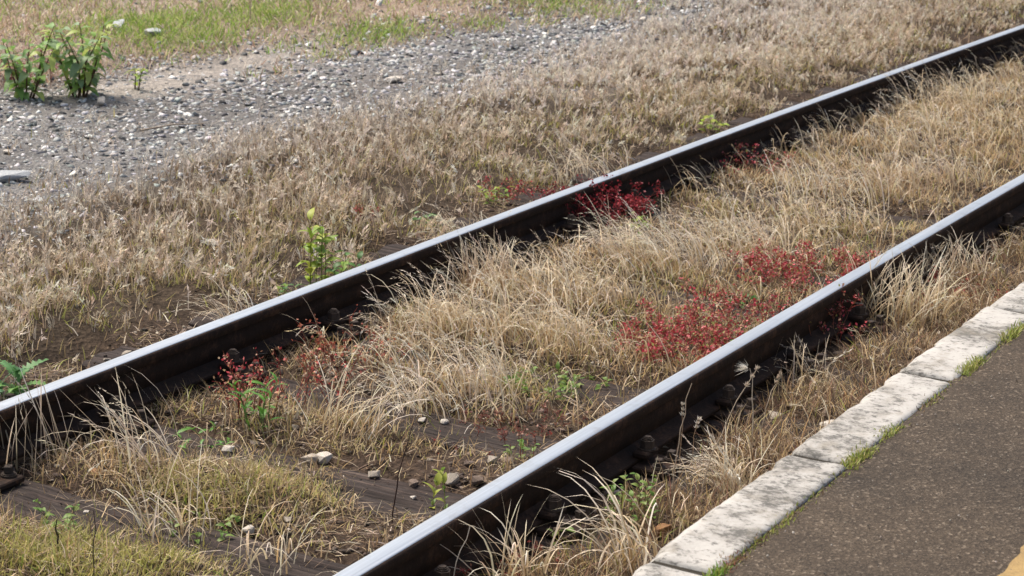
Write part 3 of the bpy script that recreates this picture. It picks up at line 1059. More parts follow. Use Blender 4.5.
B, ws = scatter(3300, (3.6, KERB_IN), (9.0, Y_FAR + .75), lambda x, y: np.clip((between(x, y, -.2, -.75) + .7 * strip2(x, y)) * (.12 + .88 * smooth(.11, .15, sleeper_dist(x))) * (.15 + .85 * smooth(.35, .6, fbm(x, y, 6, 37))), 0, 1))
size = np.clip(rng.lognormal(math.log(.0085), .4, len(B)), .004, .022)
gt = pal(len(B), [(.05, .038, .030), (.10, .068, .045), (.16, .11, .07), (.28, .21, .14), (.035, .028, .023), (.40, .33, .25)], [3, 3, 2, 1.2, 3, .5], .18)
B[:, 2] = np.maximum(B[:, 2], np.where(sleeper_dist(B[:, 0]) < .12, -.012, -9)) + size * .15 + .002
tag(new_object('leaf_litter', gravel_mesh('leaf_litter', B, size, gt), M['rock']), 'dark crumbs and leaf bits covering the soil of the track bed', 'litter', None, 'stuff')
stone_me = {}


def stone(u, v, size, mat, label, flat=.6, elong=1.0):
    key = (random.randrange(6), mat, round(flat, 1))
    if key not in stone_me:
        bm = rock_bm(300 + key[0], 16, flat)
        bmesh.ops.dissolve_limit(bm, angle_limit=.15, verts=bm.verts[:], edges=bm.edges[:])
        bmesh.ops.bevel(bm, geom=bm.edges[:], offset=.045, segments=2, affect='EDGES', clamp_overlap=True)
        stone_me[key] = mesh_bm('stone', bm)
        stone_me[key].materials.append(M[mat])
    size *= .92 if v > 300 else 1.0
    p = at(u, v, .02)
    o = new_object('stone', stone_me[key])
    z = float(ground_z(p[0], p[1]))
    o.location = (p[0], p[1], max(z, -.012) + size * flat * .22)
    o.scale = (size * elong, size, size)
    o.rotation_euler = (random.uniform(-.15, .15), random.uniform(-.15, .15), random.uniform(0, 6.28))
    return tag(o, label, 'stone', 'loose stones')


stone(10, 173, .20, 'stone_slab', 'flat grey slab lying on the gravel at the left edge', .35, 1.25)
stone(396, 78, .11, 'stone_white', 'whitish oblong stone on dark gravel, upper middle', .5, 1.5)
stone(643, 18, .09, 'stone_white', 'small white stone at the top where gravel meets dry grass', .6)
stone(122, 34, .16, 'stone_grey', 'grey lump behind the bushier sapling', .6)
stone(152, 40, .14, 'stone_grey', 'grey boulder at the edge of the green grass behind the saplings', .6)
stone(37, 66, .12, 'stone_white', 'pale stone behind the stem of the left sapling', .7)
stone(103, 99, .09, 'stone_white', 'white pebble on gravel in front of the bushier sapling', .8)
stone(218, 133, .08, 'stone_white', 'pale flake on the gravel near the dry twig', .4)
stone(5, 148, .08, 'stone_white', 'white chip at the left edge above the flat slab', .4)
stone(310, 452, .065, 'stone_warm', 'left of two touching pale stones in the middle of the track', .7)
stone(325, 452, .075, 'stone_white', 'right of two touching pale stones in the middle of the track', .7)
stone(374, 467, .058, 'stone_warm', 'tan stone at the upper edge of the bare sleeper', .7)
stone(412, 488, .035, 'stone_white', 'small white chip lying on the bare sleeper', .4)
stone(452, 475, .066, 'stone_warm', 'rounded tan stone near the lower rail beside the bare sleeper', .75)
stone(478, 478, .06, 'stone_dark', 'brown stone touching the shade of the nearest rail', .7)
stone(492, 459, .055, 'stone_warm', 'pale brown stone just above the nearest rail', .7)
stone(470, 462, .05, 'stone_dark', 'dark brown stone between two tan stones by the nearest rail', .7)
stone(414, 476, .05, 'stone_dark', 'brown stone at the right end of the row above the bare sleeper', .7)
stone(424, 412, .05, 'stone_white', 'flat white stone under the pale drooping tussock', .45, 1.3)
stone(444, 413, .042, 'stone_white', 'small pale stone right of the flat white one', .45)
stone(250, 521, .048, 'stone_white', 'white chip at the edge of the olive grass mound, lower left', .7)
stone(288, 515, .045, 'stone_warm', 'tan stone right of the olive grass mound', .6)
stone(294, 425, .035, 'stone_warm', 'small tan pebble below the red weed in front of the farther rail', .8)
stone(228, 441, .06, 'stone_white', 'pale stone half hidden by straw below the green herb', .55)
stone(86, 502, .03, 'stone_white', 'tiny white chip on the sleeper at lower left', .4)
stone(95, 470, .06, 'stone_rust', 'rusty brown stone in the grass at lower left', .6)
stone(128, 347, .05, 'stone_warm', 'left of two tan stones by the sleeper end above the farther rail', .6)
stone(107, 352, .035, 'stone_warm', 'small ochre chip on the sleeper end at left', .5)
stone(155, 340, .055, 'stone_warm', 'tan stone right of the sleeper end above the farther rail', .6)
stone(664, 527, .075, 'stone_rust', 'rounded orange stone at the foot of the kerb', .9)
stone(776, 410, .075, 'stone_warm', 'tan pointed stone between nearest rail and kerb', .6, 1.3)
stone(834, 417, .09, 'stone_white', 'pale flat stone leaning at the kerb edge', .35, 1.4)
stone(210, 243, .07, 'stone_white', 'pale stone lying in the dry meadow grass left of centre', .5)
stone(668, 108, .08, 'stone_white', 'pale stone in the dry grass above the farther rail', .5)

# ------------------------------------------------------------------ grass tussocks
def tussock(u, v, n, rad, hlo, hhi, label, cols=STRAW, lean=LEFTWARD, spread=1.0, droop=(1.2, 2.4), w=.0040, headp=.3, tips=PALE, segs=6):
    if n > 100:
        n, rad, hhi, spread = int(n * .62), rad * 1.3, hhi * .86, spread * 1.25
    p = at(u, v)
    bag = Bag()
    a, r = rng.uniform(0, 6.28, n), rad * np.sqrt(rng.random(n))
    x, y = p[0] + r * np.cos(a), p[1] + r * np.sin(a)
    z0 = float(ground_z(p[0], p[1]))
    B = np.stack([x - p[0], y - p[1], ground_z(x, y) - z0 - .004], 1)
    h = rng.uniform(hlo, hhi, n)
    az = lean + rng.normal(0, spread, n)
    vv, ff, cc, pts = blades(B, h, az, rng.uniform(-.1, .75, n), rng.uniform(droop[0] * .7, droop[1] * 1.12, n), w * rng.uniform(.6, 1.35, n), pal(n, cols), segs, 1.5, pal(n, tips))
    t = thing('grass_tussock', label, 'grass tussock', (p[0], p[1], z0), 0, 'grass tussocks')
    bag.put(vv, ff, cc)
    new_object('blades', bag.mesh('blades'), M['dry'], t)['kind'] = 'stuff'
    k = rng.random(n) < headp
    if k.any():
        b2 = Bag()
        b2.put(*heads(pts[k], 9, .026, .18, .0032, pal(int(k.sum()), tips), .6))
        new_object('seed_heads', b2.mesh('seed_heads'), M['dry'], t)['kind'] = 'stuff'
    return t


tussock(486, 292, 130, .07, .16, .30, 'upright rusty brown grass tuft rising against the farther rail', [(.40, .24, .12), (.34, .2, .1), (.45, .30, .17)], LEFTWARD, 1.2, (.1, .7), .0036, .1)
tussock(440, 345, 200, .15, .22, .40, 'arching straw tussock with tips drooping before the dark flank of the farther rail', headp=.5)
tussock(455, 398, 260, .17, .16, .34, 'pale bleached drooping tussock left of the low green herbs', PALE + STRAW[:2], LEFTWARD, .7)
tussock(545, 345, 200, .17, .18, .34, 'straw tussock right behind the low green herbs', headp=.4)
tussock(510, 305, 170, .15, .2, .36, 'straw tussock right of the upright rusty tuft')
tussock(585, 300, 180, .16, .18, .34, 'wispy straw tussock below the crimson weeds on the farther rail')
tussock(665, 262, 300, .20, .2, .40, 'large silvery tussock combed to the left between the rails', PALE + STRAW[:2], LEFTWARD, .6, headp=.5)
tussock(760, 262, 200, .2, .18, .36, 'straw tussock above the larger crimson patch')
tussock(830, 205, 220, .22, .2, .38, 'silvery straw tussock in the middle of the track, right of centre', PALE + STRAW[:2], LEFTWARD, .7)
tussock(905, 190, 200, .22, .2, .36, 'brown straw tussock before the nearest rail at right', [(.45, .3, .17), (.5, .37, .23), (.38, .25, .13)])
tussock(940, 115, 240, .28, .2, .4, 'straw tussock against the farther rail at upper right')
tussock(900, 318, 260, .14, .18, .36, 'bright straw tussock spilling from the nearest rail towards the kerb', STRAW + [(.58, .50, .28)], LEFTWARD + 2.6, 1.3, (.4, 1.7), .0046, .25)
tussock(955, 285, 180, .15, .14, .28, 'tawny tussock against the kerb at the right edge', [(.48, .35, .2), (.42, .28, .15), (.55, .45, .3)], LEFTWARD, 1.5, (.4, 1.6), .0042)
tussock(800, 375, 90, .12, .10, .2, 'dry tangled tussock under the crimson weed by the nearest rail', GREYTAN + STRAW, LEFTWARD, 1.6, (.6, 2.0))
tussock(735, 490, 90, .05, .14, .26, 'fan of dry blades spreading against the kerb side', STRAW + PALE, LEFTWARD, 1.0, (1.2, 2.2), .0038)
tussock(640, 570, 46, .08, .22, .42, 'bent hooked pale blades at the bottom by the kerb', PALE + STRAW, LEFTWARD, .9, (1.6, 2.6), .0062, 0)
tussock(520, 585, 50, .07, .14, .30, 'dry curled tuft at the bottom edge right of the nearest rail', STRAW, LEFTWARD, 1.4, (.8, 2.2), .005, 0)
tussock(150, 470, 34, .10, .22, .38, 'loose arching tuft in front of the farther rail at left', PALE + STRAW, LEFTWARD, .8, (.8, 2.3), .0042, .4)
tussock(40, 470, 26, .12, .2, .36, 'sparse upright stems before the farther rail at the left edge', [(.4, .29, .17), (.5, .4, .27)], LEFTWARD, 1.3, (.1, .8), .0036, .2)
tussock(345, 435, 60, .13, .16, .3, 'pale arching tuft right of the red and green weed', PALE + STRAW, LEFTWARD + 3.1, 1.1, (.9, 2.2), .004, .2)
tussock(270, 560, 30, .1, .18, .34, 'sparse arching pale blades over the sleeper at the bottom', PALE + STRAW, LEFTWARD + 2.8, 1.2, (.9, 2.2), .0048, 0)
tussock(175, 530, 40, .1, .15, .28, 'thin pale blades at the near edge of the olive mound', PALE + STRAW, LEFTWARD, 1.4, (.8, 2.2), .0042, 0)
tussock(590, 170, 150, .16, .2, .36, 'arching bleached tussock just above the farther rail, centre', PALE + STRAW[:2], LEFTWARD, .9, headp=.6)
tussock(470, 245, 60, .15, .12, .26, 'thin straw tuft above the farther rail left of the red weed', headp=.5)
tussock(245, 320, 60, .10, .14, .28, 'straw tuft leaning over the farther rail at left', PALE + STRAW, LEFTWARD, 1.0)

# ------------------------------------------------------------------ leafy plants
def ribbon_stem(pts, r0, r1, sides=5):
    """A tapered tube through the points."""
    pts = [Vector(p) for p in pts]
    v, f = [], []
    for i, p in enumerate(pts):
        d = (pts[min(i + 1, len(pts) - 1)] - pts[max(i - 1, 0)]).normalized()
        a = d.cross(Vector((.3, .8, .1))).normalized()
        b = d.cross(a)
        r = r0 + (r1 - r0) * i / (len(pts) - 1)
        for s in range(sides):
            t = 2 * math.pi * s / sides
            v.append(p + a * math.cos(t) * r + b * math.sin(t) * r)
    for i in range(len(pts) - 1):
        for s in range(sides):
            s2 = (s + 1) % sides
            f.append((i * sides + s, i * sides + s2, (i + 1) * sides + s2))
            f.append((i * sides + s, (i + 1) * sides + s2, (i + 1) * sides + s))
    return np.array([tuple(q) for q in v]), np.array(f)


def leaf_mesh(name, length, width, tint, lobes=0, curl=.25, fold=.22):
    """Blade along +X with a midrib fold and a drooping tip; lobes > 0 gives a cut, pinnate outline."""
    nseg = 8 if not lobes else lobes * 2 + 2
    L_, R_, Mi = [], [], []
    for i in range(nseg + 1):
        t = i / nseg
        w = width * .5 * (math.sin(math.pi * min(1, t * .92 + .05)) ** .8) * (1.25 - .55 * t)
        if lobes:
            w *= 1.0 if i % 2 else .38
        if i in (0, nseg):
            w = .0004
        z = -curl * length * t * t + .10 * length * math.sin(math.pi * t)
        Mi.append((length * t, 0, z))
        fx = length * (.04 if (lobes and i % 2) else 0)
        L_.append((length * t + fx, w, z + w * fold))
        R_.append((length * t + fx, -w, z + w * fold))
    v = np.array(L_ + Mi + R_)
    n = nseg + 1
    f = []
    for i in range(nseg):
        f += [(i, n + i, n + i + 1), (i, n + i + 1, i + 1), (n + i, 2 * n + i, 2 * n + i + 1), (n + i, 2 * n + i + 1, n + i + 1)]
    c = np.array([tint] * len(v)) * (1 + rng.normal(0, .05, (len(v), 1)))
    me = mesh_from(name, v, np.array(f), np.clip(c, 0, 1), True)
    me.materials.append(M['green'])
    return me


SAP_G = [leaf_mesh('leaf', .10, .046, t, 0, .4) for t in ((.20, .35, .09), (.27, .43, .10), (.24, .34, .17), (.40, .47, .13))]
SPR_G = [leaf_mesh('leaf', .060, .026, t) for t in ((.30, .40, .05), (.22, .34, .045), (.38, .42, .07))]
DK_G = [leaf_mesh('leaf', .045, .024, t) for t in ((.06, .15, .03), (.09, .20, .04))]
FERN = [leaf_mesh('leaf', .115, .055, t, 7, .3, .1) for t in ((.11, .26, .08), (.16, .32, .08), (.12, .25, .12))]
FEATHER = [leaf_mesh('leaf', .05, .017, t, 8, .1, .1) for t in ((.10, .28, .04), (.14, .32, .05))]
HERB = [leaf_mesh('leaf', .026, .014, t) for t in ((.12, .22, .04), (.17, .27, .05), (.22, .29, .07))]


def leafy_plant(name, u, v, label, cat, stems, leafset, per_stem, height, spread, leaf_scale=(.7, 1.15), bare=.2, pitch=(-.2, .6), stem_tint=(.10, .06, .035), group=None, r=.005, jitter=.03):
    p = at(u, v)
    z0 = float(ground_z(p[0], p[1]))
    t = thing(name, label, cat, (p[0], p[1], z0), 0, group)
    for s in range(stems):
        a = 2 * math.pi * (s + random.random() * .6) / stems
        hh = height * random.uniform(.65, 1.05)
        tip = Vector((math.cos(a) * spread * random.uniform(.4, 1), math.sin(a) * spread * random.uniform(.4, 1), hh))
        root = Vector((math.cos(a) * jitter, math.sin(a) * jitter, -.01))
        mid = root.lerp(tip, .5) + Vector((random.uniform(-.15, .15) * spread, random.uniform(-.15, .15) * spread, hh * .06))
        path = [root.lerp(mid, q / 3) if q < 3 else mid.lerp(tip, (q - 3) / 3) for q in range(7)]
        sv, sf = ribbon_stem(path, r, r * .35)
        st = new_object('stem', mesh_from('stem', sv, sf, np.tile(stem_tint, (len(sv), 1)), True), M['twig'], t)
        for k in range(per_stem):
            q = bare + (1 - bare) * (k + random.random() * .5) / per_stem
            q = min(q, .999)
            i = int(q * 6)
            pos = path[i].lerp(path[min(i + 1, 6)], q * 6 - i)
            lf = new_object('leaf', random.choice(leafset), None, t)
            lf.location = pos
            lf.scale = (random.uniform(*leaf_scale),) * 3
            lf.rotation_euler = (random.uniform(-.5, .5), -random.uniform(*pitch) - (.5 if q > .93 else 0), k * 2.4 + random.uniform(-.5, .5) + a)
    return t


leafy_plant('sapling', 27, 97, 'slender green leafed sapling at the left edge of the gravel', 'sapling', 7, SAP_G, 15, .38, .19, (.5, 1.05), .12, (-.5, .45), r=.006)
leafy_plant('sapling', 80, 95, 'bushier green leafed sapling on the gravel, second from the left edge', 'sapling', 9, SAP_G, 17, .41, .23, (.5, 1.05), .12, (-.5, .45), r=.006)
leafy_plant('sapling', 134, 88, 'tiny yellowish seedling right of the two saplings', 'sapling', 2, SPR_G, 7, .16, .07, (.7, 1.2), .3)
leafy_plant('sprig', 317, 283, 'yellow green leafy sprig behind the farther rail, left of centre', 'weed', 5, SPR_G, 11, .33, .05, (.7, 1.15), .08, (.0, .9), (.22, .22, .07), r=.003)
leafy_plant('sprig', 345, 275, 'dark green sprig right of the yellow green one behind the farther rail', 'weed', 4, DK_G + SPR_G[1:2], 7, .15, .07, (.7, 1.2), .1, r=.0025)
leafy_plant('sprig', 287, 293, 'small green seedling left of the yellow green sprig by the farther rail', 'weed', 3, SPR_G[1:2] + DK_G, 5, .06, .04, (.6, 1.0), .1, r=.002)
leafy_plant('sprig', 425, 222, 'little bright green seedling above the farther rail, centre left', 'weed', 3, SPR_G[1:2] + DK_G, 5, .08, .06, (.6, 1.0), .1, r=.002)
leafy_plant('sprig', 713, 129, 'bright green sprig tucked above the farther rail, right of centre', 'weed', 4, SPR_G, 5, .09, .07, (.7, 1.1), .1, r=.002)
leafy_plant('cut_leaf_weed', 12, 392, 'bluish green cut leaf weed behind the farther rail at the left edge', 'weed', 3, FERN, 5, .10, .06, (.75, 1.15), .05, (.2, 1.0), (.12, .2, .07), r=.004, jitter=.02)
leafy_plant('feathery_weed', 258, 432, 'feathery green weed among red stems in front of the farther rail', 'weed', 5, FEATHER, 7, .15, .08, (.7, 1.2), .1, (.2, .9), (.12, .2, .05), r=.002)
leafy_plant('feathery_weed', 205, 437, 'low feathery green weed left of the red stems', 'weed', 7, FEATHER, 5, .05, .11, (.6, 1.0), .2, (.0, .6), (.12, .2, .05), r=.002, jitter=.05)
leafy_plant('low_herb', 540, 388, 'low mat of small green leaves under the straw in mid track', 'weed', 14, HERB, 9, .07, .16, (.7, 1.3), .1, (.0, .8), (.12, .16, .05), r=.0015, jitter=.10)
leafy_plant('low_herb', 590, 380, 'smaller green mat beside the bare soil in mid track', 'weed', 7, HERB, 7, .05, .08, (.7, 1.2), .1, (.0, .8), (.12, .16, .05), r=.0015, jitter=.06)
leafy_plant('low_herb', 630, 520, 'green herb with yellowish tips between nearest rail and kerb', 'weed', 9, HERB, 10, .13, .10, (.6, 1.1), .1, (.0, .8), (.18, .16, .06), r=.0018, jitter=.06)
leafy_plant('low_herb', 560, 540, 'small fresh green shoot in the shade of the nearest rail', 'weed', 3, HERB, 6, .10, .03, (.8, 1.3), .2, (.0, .8), (.18, .16, .06), r=.0018)
leafy_plant('low_herb', 720, 345, 'tiny green herb in the lower crimson patch', 'weed', 4, HERB, 6, .06, .06, (.8, 1.3), .1, r=.0015)
leafy_plant('low_herb', 745, 300, 'dark green herb between the two crimson patches', 'weed', 6, DK_G, 5, .06, .08, (.5, .9), .1, r=.0015)
leafy_plant('low_herb', 640, 232, 'yellow green herb under the crimson weeds on the farther rail', 'weed', 4, SPR_G, 6, .07, .05, (.4, .8), .1, r=.0015)
leafy_plant('low_herb', 495, 200, 'pale green herb left of the red weed above the farther rail', 'weed', 5, SPR_G[1:], 6, .09, .08, (.4, .7), .1, r=.0015)
leafy_plant('low_herb', 60, 530, 'light green herb on the sleeper at the lower left corner', 'weed', 6, HERB, 7, .08, .10, (.7, 1.2), .1, r=.0015)
leafy_plant('low_herb', 205, 525, 'fresh green trailing herb over the sleeper at lower left', 'weed', 8, HERB, 6, .05, .12, (.7, 1.2), .1, r=.0015, jitter=.08)
leafy_plant('low_herb', 440, 505, 'thin yellow green spike beside the nearest rail', 'weed', 2, HERB + SPR_G[2:], 9, .15, .015, (.5, .9), .1, (.6, 1.2), (.3, .3, .08), r=.0018)
leafy_plant('low_herb', 520, 455, 'green shoot with reddish stems above the nearest rail', 'weed', 4, HERB, 6, .09, .05, (.7, 1.2), .1, (.2, .9), (.3, .06, .05), r=.0018)


def red_weed(u, v, label, n_stems, height, rad, cols=None, leaves=44, size=.0118, straw_mix=.2, tops=0.0):
    """Branching reddened weed: thin stems and clusters of small leaves too small to pick apart."""
    cols = cols or [(.50, .06, .085), (.36, .04, .055), (.60, .16, .17), (.46, .07, .07), (.50, .27, .18), (.30, .13, .09), (.28, .26, .08), (.40, .22, .12)]
    n_stems, rad, height = int(n_stems * 1.4), rad * 1.55, height * 1.1
    p = at(u, v)
    z0 = float(ground_z(p[0], p[1]))
    t = thing('red_weed', label, 'weed', (p[0], p[1], z0), 0, 'reddened weeds')
    sb, lb = Bag(), Bag()
    for s in range(n_stems):
        a, r = random.uniform(0, 6.28), rad * math.sqrt(random.random())
        root = Vector((r * math.cos(a), r * math.sin(a), -.005))
        h = height * random.uniform(.55, 1.1)
        tip = root + Vector((random.gauss(0, .35) * h, random.gauss(0, .35) * h, h))
        path = [root.lerp(tip, q / 4) + Vector((random.gauss(0, .004), random.gauss(0, .004), 0)) for q in range(5)]
        v_, f_ = ribbon_stem(path, .0016, .0009, 3)
        sb.put(v_, f_, np.tile(random.choice([(.30, .05, .04), (.22, .07, .04), (.33, .13, .08)]), (len(v_), 1)))
        ends = [path[-1]]
        for b_ in range(random.randint(2, 4)):
            q = random.uniform(.35, .9)
            o = root.lerp(tip, q)
            e = o + Vector((random.gauss(0, 1), random.gauss(0, 1), random.uniform(.2, 1.2))).normalized() * h * random.uniform(.2, .42)
            v_, f_ = ribbon_stem([o, o.lerp(e, .5) + Vector((0, 0, .004)), e], .0011, .0006, 3)
            sb.put(v_, f_, np.tile((.30, .05, .04), (len(v_), 1)))
            ends.append(e)
        m = leaves
        e = np.array([tuple(q) for q in ends])[np.array([random.randrange(len(ends)) for _ in range(m)])]
        e2 = np.array([tuple(root.lerp(tip, random.uniform(.3, 1))) for _ in range(m)])
        wv = rng.random((m, 1)) ** .5
        pos = e * wv + e2 * (1 - wv) + rng.normal(0, .007, (m, 3))
        az, el = rng.uniform(0, 6.28, m), rng.uniform(-.3, 1.2, m)
        d = np.stack([np.cos(az) * np.cos(el), np.sin(az) * np.cos(el), np.sin(el)], 1)
        sd = np.cross(d, rng.normal(0, 1, (m, 3)))
        sd /= np.linalg.norm(sd, axis=1)[:, None]
        L_ = size * rng.uniform(.6, 1.4, (m, 1))
        nn = np.cross(d, sd)
        V = np.stack([pos, pos + d * L_ * .5 + sd * L_ * .32 + nn * L_ * .1, pos + d * L_, pos + d * L_ * .5 - sd * L_ * .32 + nn * L_ * .1], 1).reshape(-1, 3)
        i = np.arange(m)[:, None] * 4
        cc = pal(m, cols, None, .2)
        if tops:
            k = rng.random(m) < tops
            cc[k] = pal(int(k.sum()), [(.55, .28, .16), (.5, .36, .2), (.5, .2, .13)])
        lb.put(V, np.concatenate([i + [0, 1, 2], i + [0, 2, 3]]), np.repeat(cc, 4, 0))
    new_object('stems', sb.mesh('stems'), M['red'], t)['kind'] = 'stuff'
    new_object('foliage', lb.mesh('foliage'), M['red'], t)['kind'] = 'stuff'
    return t


red_weed(683, 352, 'large crimson weed patch touching the top of the nearest rail, centre', 78, .11, .16)
red_weed(715, 318, 'thin crimson weed right of the largest patch by the nearest rail', 30, .09, .17, leaves=20)
red_weed(812, 278, 'crimson weed patch between the rails just above the nearest rail, right of centre', 64, .12, .19)
red_weed(765, 312, 'sparse red weed between the two big crimson patches', 16, .08, .15, leaves=12)
red_weed(815, 338, 'crimson weed on the shaded side of the nearest rail', 16, .15, .10, leaves=20)
red_weed(600, 222, 'dark crimson weed against the flank of the farther rail, centre', 30, .17, .14, [(.26, .02, .03), (.20, .02, .025), (.34, .04, .05)])
red_weed(755, 172, 'crimson weed against the farther rail under the tawny grass', 22, .15, .16, leaves=18)
red_weed(505, 194, 'small red weed behind the farther rail, centre', 14, .10, .10, leaves=16)
red_weed(250, 420, 'bright red weed with pale tops in front of the farther rail', 7, .19, .05, [(.52, .07, .09), (.42, .045, .06), (.55, .15, .14)], 24, tops=.4, size=.012)
red_weed(292, 412, 'salmon red weed fading into straw right of the bright red one', 10, .16, .10, [(.46, .10, .08), (.48, .19, .12), (.40, .05, .05)], 16, tops=.45)
red_weed(345, 365, 'rusty red wisps at the foot of the farther rail', 14, .12, .12, [(.40, .14, .08), (.36, .10, .06)], 14)
red_weed(505, 445, 'low dull red weed on the bare sleeper', 22, .04, .18, [(.22, .04, .035), (.28, .06, .05)], 9, .009)
red_weed(525, 425, 'short pinkish dead weed behind the low dull red one', 16, .06, .12, [(.34, .19, .13), (.30, .14, .10)], 14, .010)
red_weed(365, 222, 'faint red seedling behind the farther rail, left of centre', 6, .07, .05, leaves=10, size=.009)
red_weed(930, 300, 'reddish brown stalks beside the kerb at right', 14, .12, .16, [(.34, .12, .08), (.30, .08, .06)], 12)
red_weed(8, 82, 'dusky red weed at the left edge behind the first sapling', 18, .14, .2, [(.26, .09, .08), (.34, .16, .13)], 16, .016)
red_weed(500, 572, 'reddish stubble under the nearest rail at the bottom', 10, .06, .1, [(.26, .06, .05), (.3, .12, .08)], 12)

# ------------------------------------------------------------------ lone stalks
right = Vector((_r0[0], _r0[1], 0))

def stalk(u, v, height, label, tint, lean=(0, 0), r=.003, plume=None, plume_tint=(.75, .70, .62), kinks=2):
    p = at(u, v)
    z0 = float(ground_z(p[0], p[1]))
    t = thing('dead_stalk', label, 'stalk', (p[0], p[1], z0), 0, 'lone dead stalks')
    pts = [Vector((lean[0] * (q / 8) ** 1.6 + random.gauss(0, .0005) * q, lean[1] * (q / 8) ** 1.6 + random.gauss(0, .0005) * q, height * q / 8 - .01)) for q in range(9)]
    sv, sf = ribbon_stem(pts, r, r * .5, 5)
    new_object('stem', mesh_from('stem', sv, sf, np.tile(tint, (len(sv), 1)), True), M['twig'], t)
    if plume == 'brush':
        a_, e_ = pts[-2], pts[-1]
        P_ = np.array([[tuple(e_ + right * .03), tuple(e_)]] * 40, dtype=float)
        b = Bag()
        b.put(*heads(P_, 1, .045, .38, .0024, pal(40, [plume_tint]), .95))
        new_object('plume', b.mesh('plume'), M['dry'], t)['kind'] = 'stuff'
    elif plume == 'spike':
        P_ = np.array([[tuple(pts[-3]), tuple(pts[-1])]] * 26, dtype=float)
        b = Bag()
        b.put(*heads(P_, 3, .014, .35, .004, pal(26, [plume_tint]), .3))
        new_object('seed_spike', b.mesh('seed_spike'), M['dry'], t)['kind'] = 'stuff'
    return t


stalk(392, 522, .30, 'dark thin upright stalk standing on the bare sleeper', (.055, .03, .025), (.05 * right.x, .05 * right.y), .0024, None)
stalk(94, 590, .20, 'blackish upright stalk in the olive grass at the lower left', (.06, .045, .035), (0, 0), .0020)
stalk(58, 560, .10, 'short dark stub in the olive grass at the lower left corner', (.05, .04, .03), (0, 0), .003)
stalk(752, 450, .27, 'pale stalk with a white feathery plume in the shade of the nearest rail', (.50, .43, .33), (-.02 * right.x, -.02 * right.y), .0024, 'brush')
stalk(760, 430, .24, 'thin pale stalk right behind the feathery plume', (.48, .4, .3), (.05 * right.x, .05 * right.y), .002, 'spike', (.5, .42, .32))
stalk(679, 478, .27, 'straight stalk with a small pale seed spike under the nearest rail', (.28, .19, .12), (0, 0), .0018, 'spike', (.6, .55, .47))
stalk(690, 470, .20, 'shorter stalk with pale seed spike right of the straight one', (.28, .19, .12), (.02, -.01), .0018, 'spike', (.6, .55, .47))
stalk(672, 500, .36, 'tall bent tan stalk crossing the dark flank of the nearest rail', (.38, .3, .22), (.03 * right.x, .03 * right.y), .0022, None)
stalk(700, 500, .42, 'forked tall stalk leaning right across the nearest rail shade', (.42, .34, .25), (.14 * right.x, .14 * right.y), .0022, 'spike', (.55, .47, .37))
stalk(447, 600, .26, 'pale bent stalk against the nearest rail at the bottom', (.5, .45, .38), (.05 * right.x, .05 * right.y), .002, None)
stalk(825, 215, .20, 'brown upright stalk in the mid track straw', (.14, .07, .045), (.02, 0), .0026)
stalk(955, 165, .22, 'dark slanting stalk in the straw before the nearest rail at right', (.10, .07, .05), (-.05 * right.x, -.05 * right.y), .0028)
stalk(250, 28, .28, 'pale upright straw stalk in the rough grass at the top', (.50, .40, .26), (0, 0), .005)
stalk(890, 395, .14, 'blackened stub standing close to the kerb', (.04, .03, .025), (0, 0), .004)
stalk(965, 372, .10, 'thin dark stem by the green tuft on the kerb', (.12, .10, .06), (0, 0), .0016)

# dry twig lying on the gravel
p = at(140, 131)
q = at(205, 125)
t = thing('twig', 'thin dry twig lying across the gravel left of centre', 'twig', (p[0], p[1], float(ground_z(p[0], p[1])) + .02))
sv, sf = ribbon_stem([(0, 0, 0), ((q[0] - p[0]) * .5, (q[1] - p[1]) * .5, .015), (q[0] - p[0], q[1] - p[1], .005)], .006, .003)
new_object('stem', mesh_from('stem', sv, sf, np.tile((.36, .29, .22), (len(sv), 1)), True), M['twig'], t)

# ------------------------------------------------------------------ moss and tufts in the kerb joint
def joint_tuft(u, v, n, rad, hmax, label, cols):
    p = at(u, v, KERB_TOP)
    bag = Bag()
    x = rng.normal(0, rad, n)
    x = np.clip(x, -1.6 * rad, 1.6 * rad)
    B = np.stack([x, rng.normal(0, .010, n), np.full(n, -.008)], 1)
    hmax *= .72
    vv, ff, cc, _ = blades(B, rng.uniform(.3, 1, n) * hmax, rng.uniform(0, 6.28, n), rng.uniform(0, .8, n), rng.uniform(.4, 1.6, n), .0032 * rng.uniform(.6, 1.4, n), pal(n, cols), 3)
    bag.put(vv, ff, cc)
    o = new_object('kerb_tuft', bag.mesh('kerb_tuft'), M['green'])
    o.location = (p[0], KERB_OUT + float(bend(p[0])) + .002, KERB_TOP)
    return tag(o, label, 'grass tuft', 'green tufts in the kerb joint')


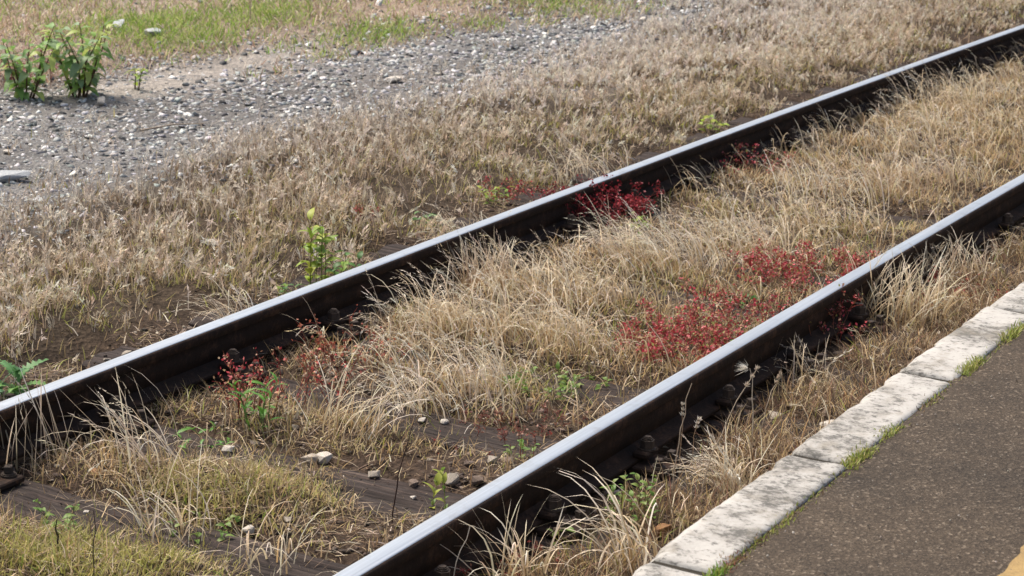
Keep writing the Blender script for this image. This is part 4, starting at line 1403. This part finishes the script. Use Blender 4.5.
YG = [(.26, .31, .05), (.32, .34, .08), (.20, .25, .04), (.38, .34, .12)]
joint_tuft(862, 457, 260, .05, .035, 'yellow green tuft at the kerb joint, nearest the middle of the kerb', YG)
joint_tuft(888, 432, 160, .04, .03, 'lower green tuft just up the kerb from the middle one', YG)
joint_tuft(972, 366, 260, .05, .045, 'tall green tuft growing at the second kerb joint from the right', YG)
joint_tuft(1016, 333, 240, .06, .045, 'green tuft by the kerb at the right edge', YG)
joint_tuft(722, 574, 160, .03, .035, 'bright green tuft by the kerb at the bottom edge', [(.16, .30, .04), (.22, .34, .05), (.3, .3, .07)])
joint_tuft(725, 560, 80, .03, .03, 'reddish brown tuft above the bright green one at the kerb', [(.26, .10, .07), (.3, .2, .1)])
bag = Bag()
n = 16000
x = rng.uniform(3, 12, n)
keep = rng.random(n) < smooth(.38, .62, fbm(x, np.zeros(n), 2.4, 41)) * .9 + .1
x = x[keep]
n = len(x)
B = np.stack([x, KERB_OUT - .002 + bend(x) + rng.normal(0, .010, n), np.full(n, KERB_TOP - .009)], 1)
vv, ff, cc, _ = blades(B, rng.uniform(.004, .020, n), rng.uniform(0, 6.28, n), rng.uniform(0, 1.2, n), rng.uniform(.4, 1.8, n), .0034 * rng.uniform(.6, 1.4, n), pal(n, YG + BROWN + [(.2, .2, .08)]), 2)
bag.put(vv, ff, cc)
tag(new_object('moss', bag.mesh('moss'), M['dry']), 'thin line of moss and dry debris in the joint behind the kerb', 'moss', None, 'stuff')

# loose grit on the asphalt
n = 2600
x = rng.uniform(3.2, 9, n)
y = rng.uniform(.2, KERB_OUT - .02, n)
B = np.stack([x, y + bend(x), np.full(n, KERB_TOP + .0005)], 1)
size = np.clip(rng.lognormal(math.log(.0045), .35, n), .0025, .009)
tag(new_object('grit', gravel_mesh('grit', B, size, pal(n, [(.26, .235, .20), (.20, .18, .15), (.36, .33, .29), (.10, .085, .07)])), M['rock']), 'pale grit scattered over the asphalt platform', 'grit', None, 'stuff')
print('tris', sum(len(o.data.polygons) for o in COL.objects if o.type == 'MESH'))
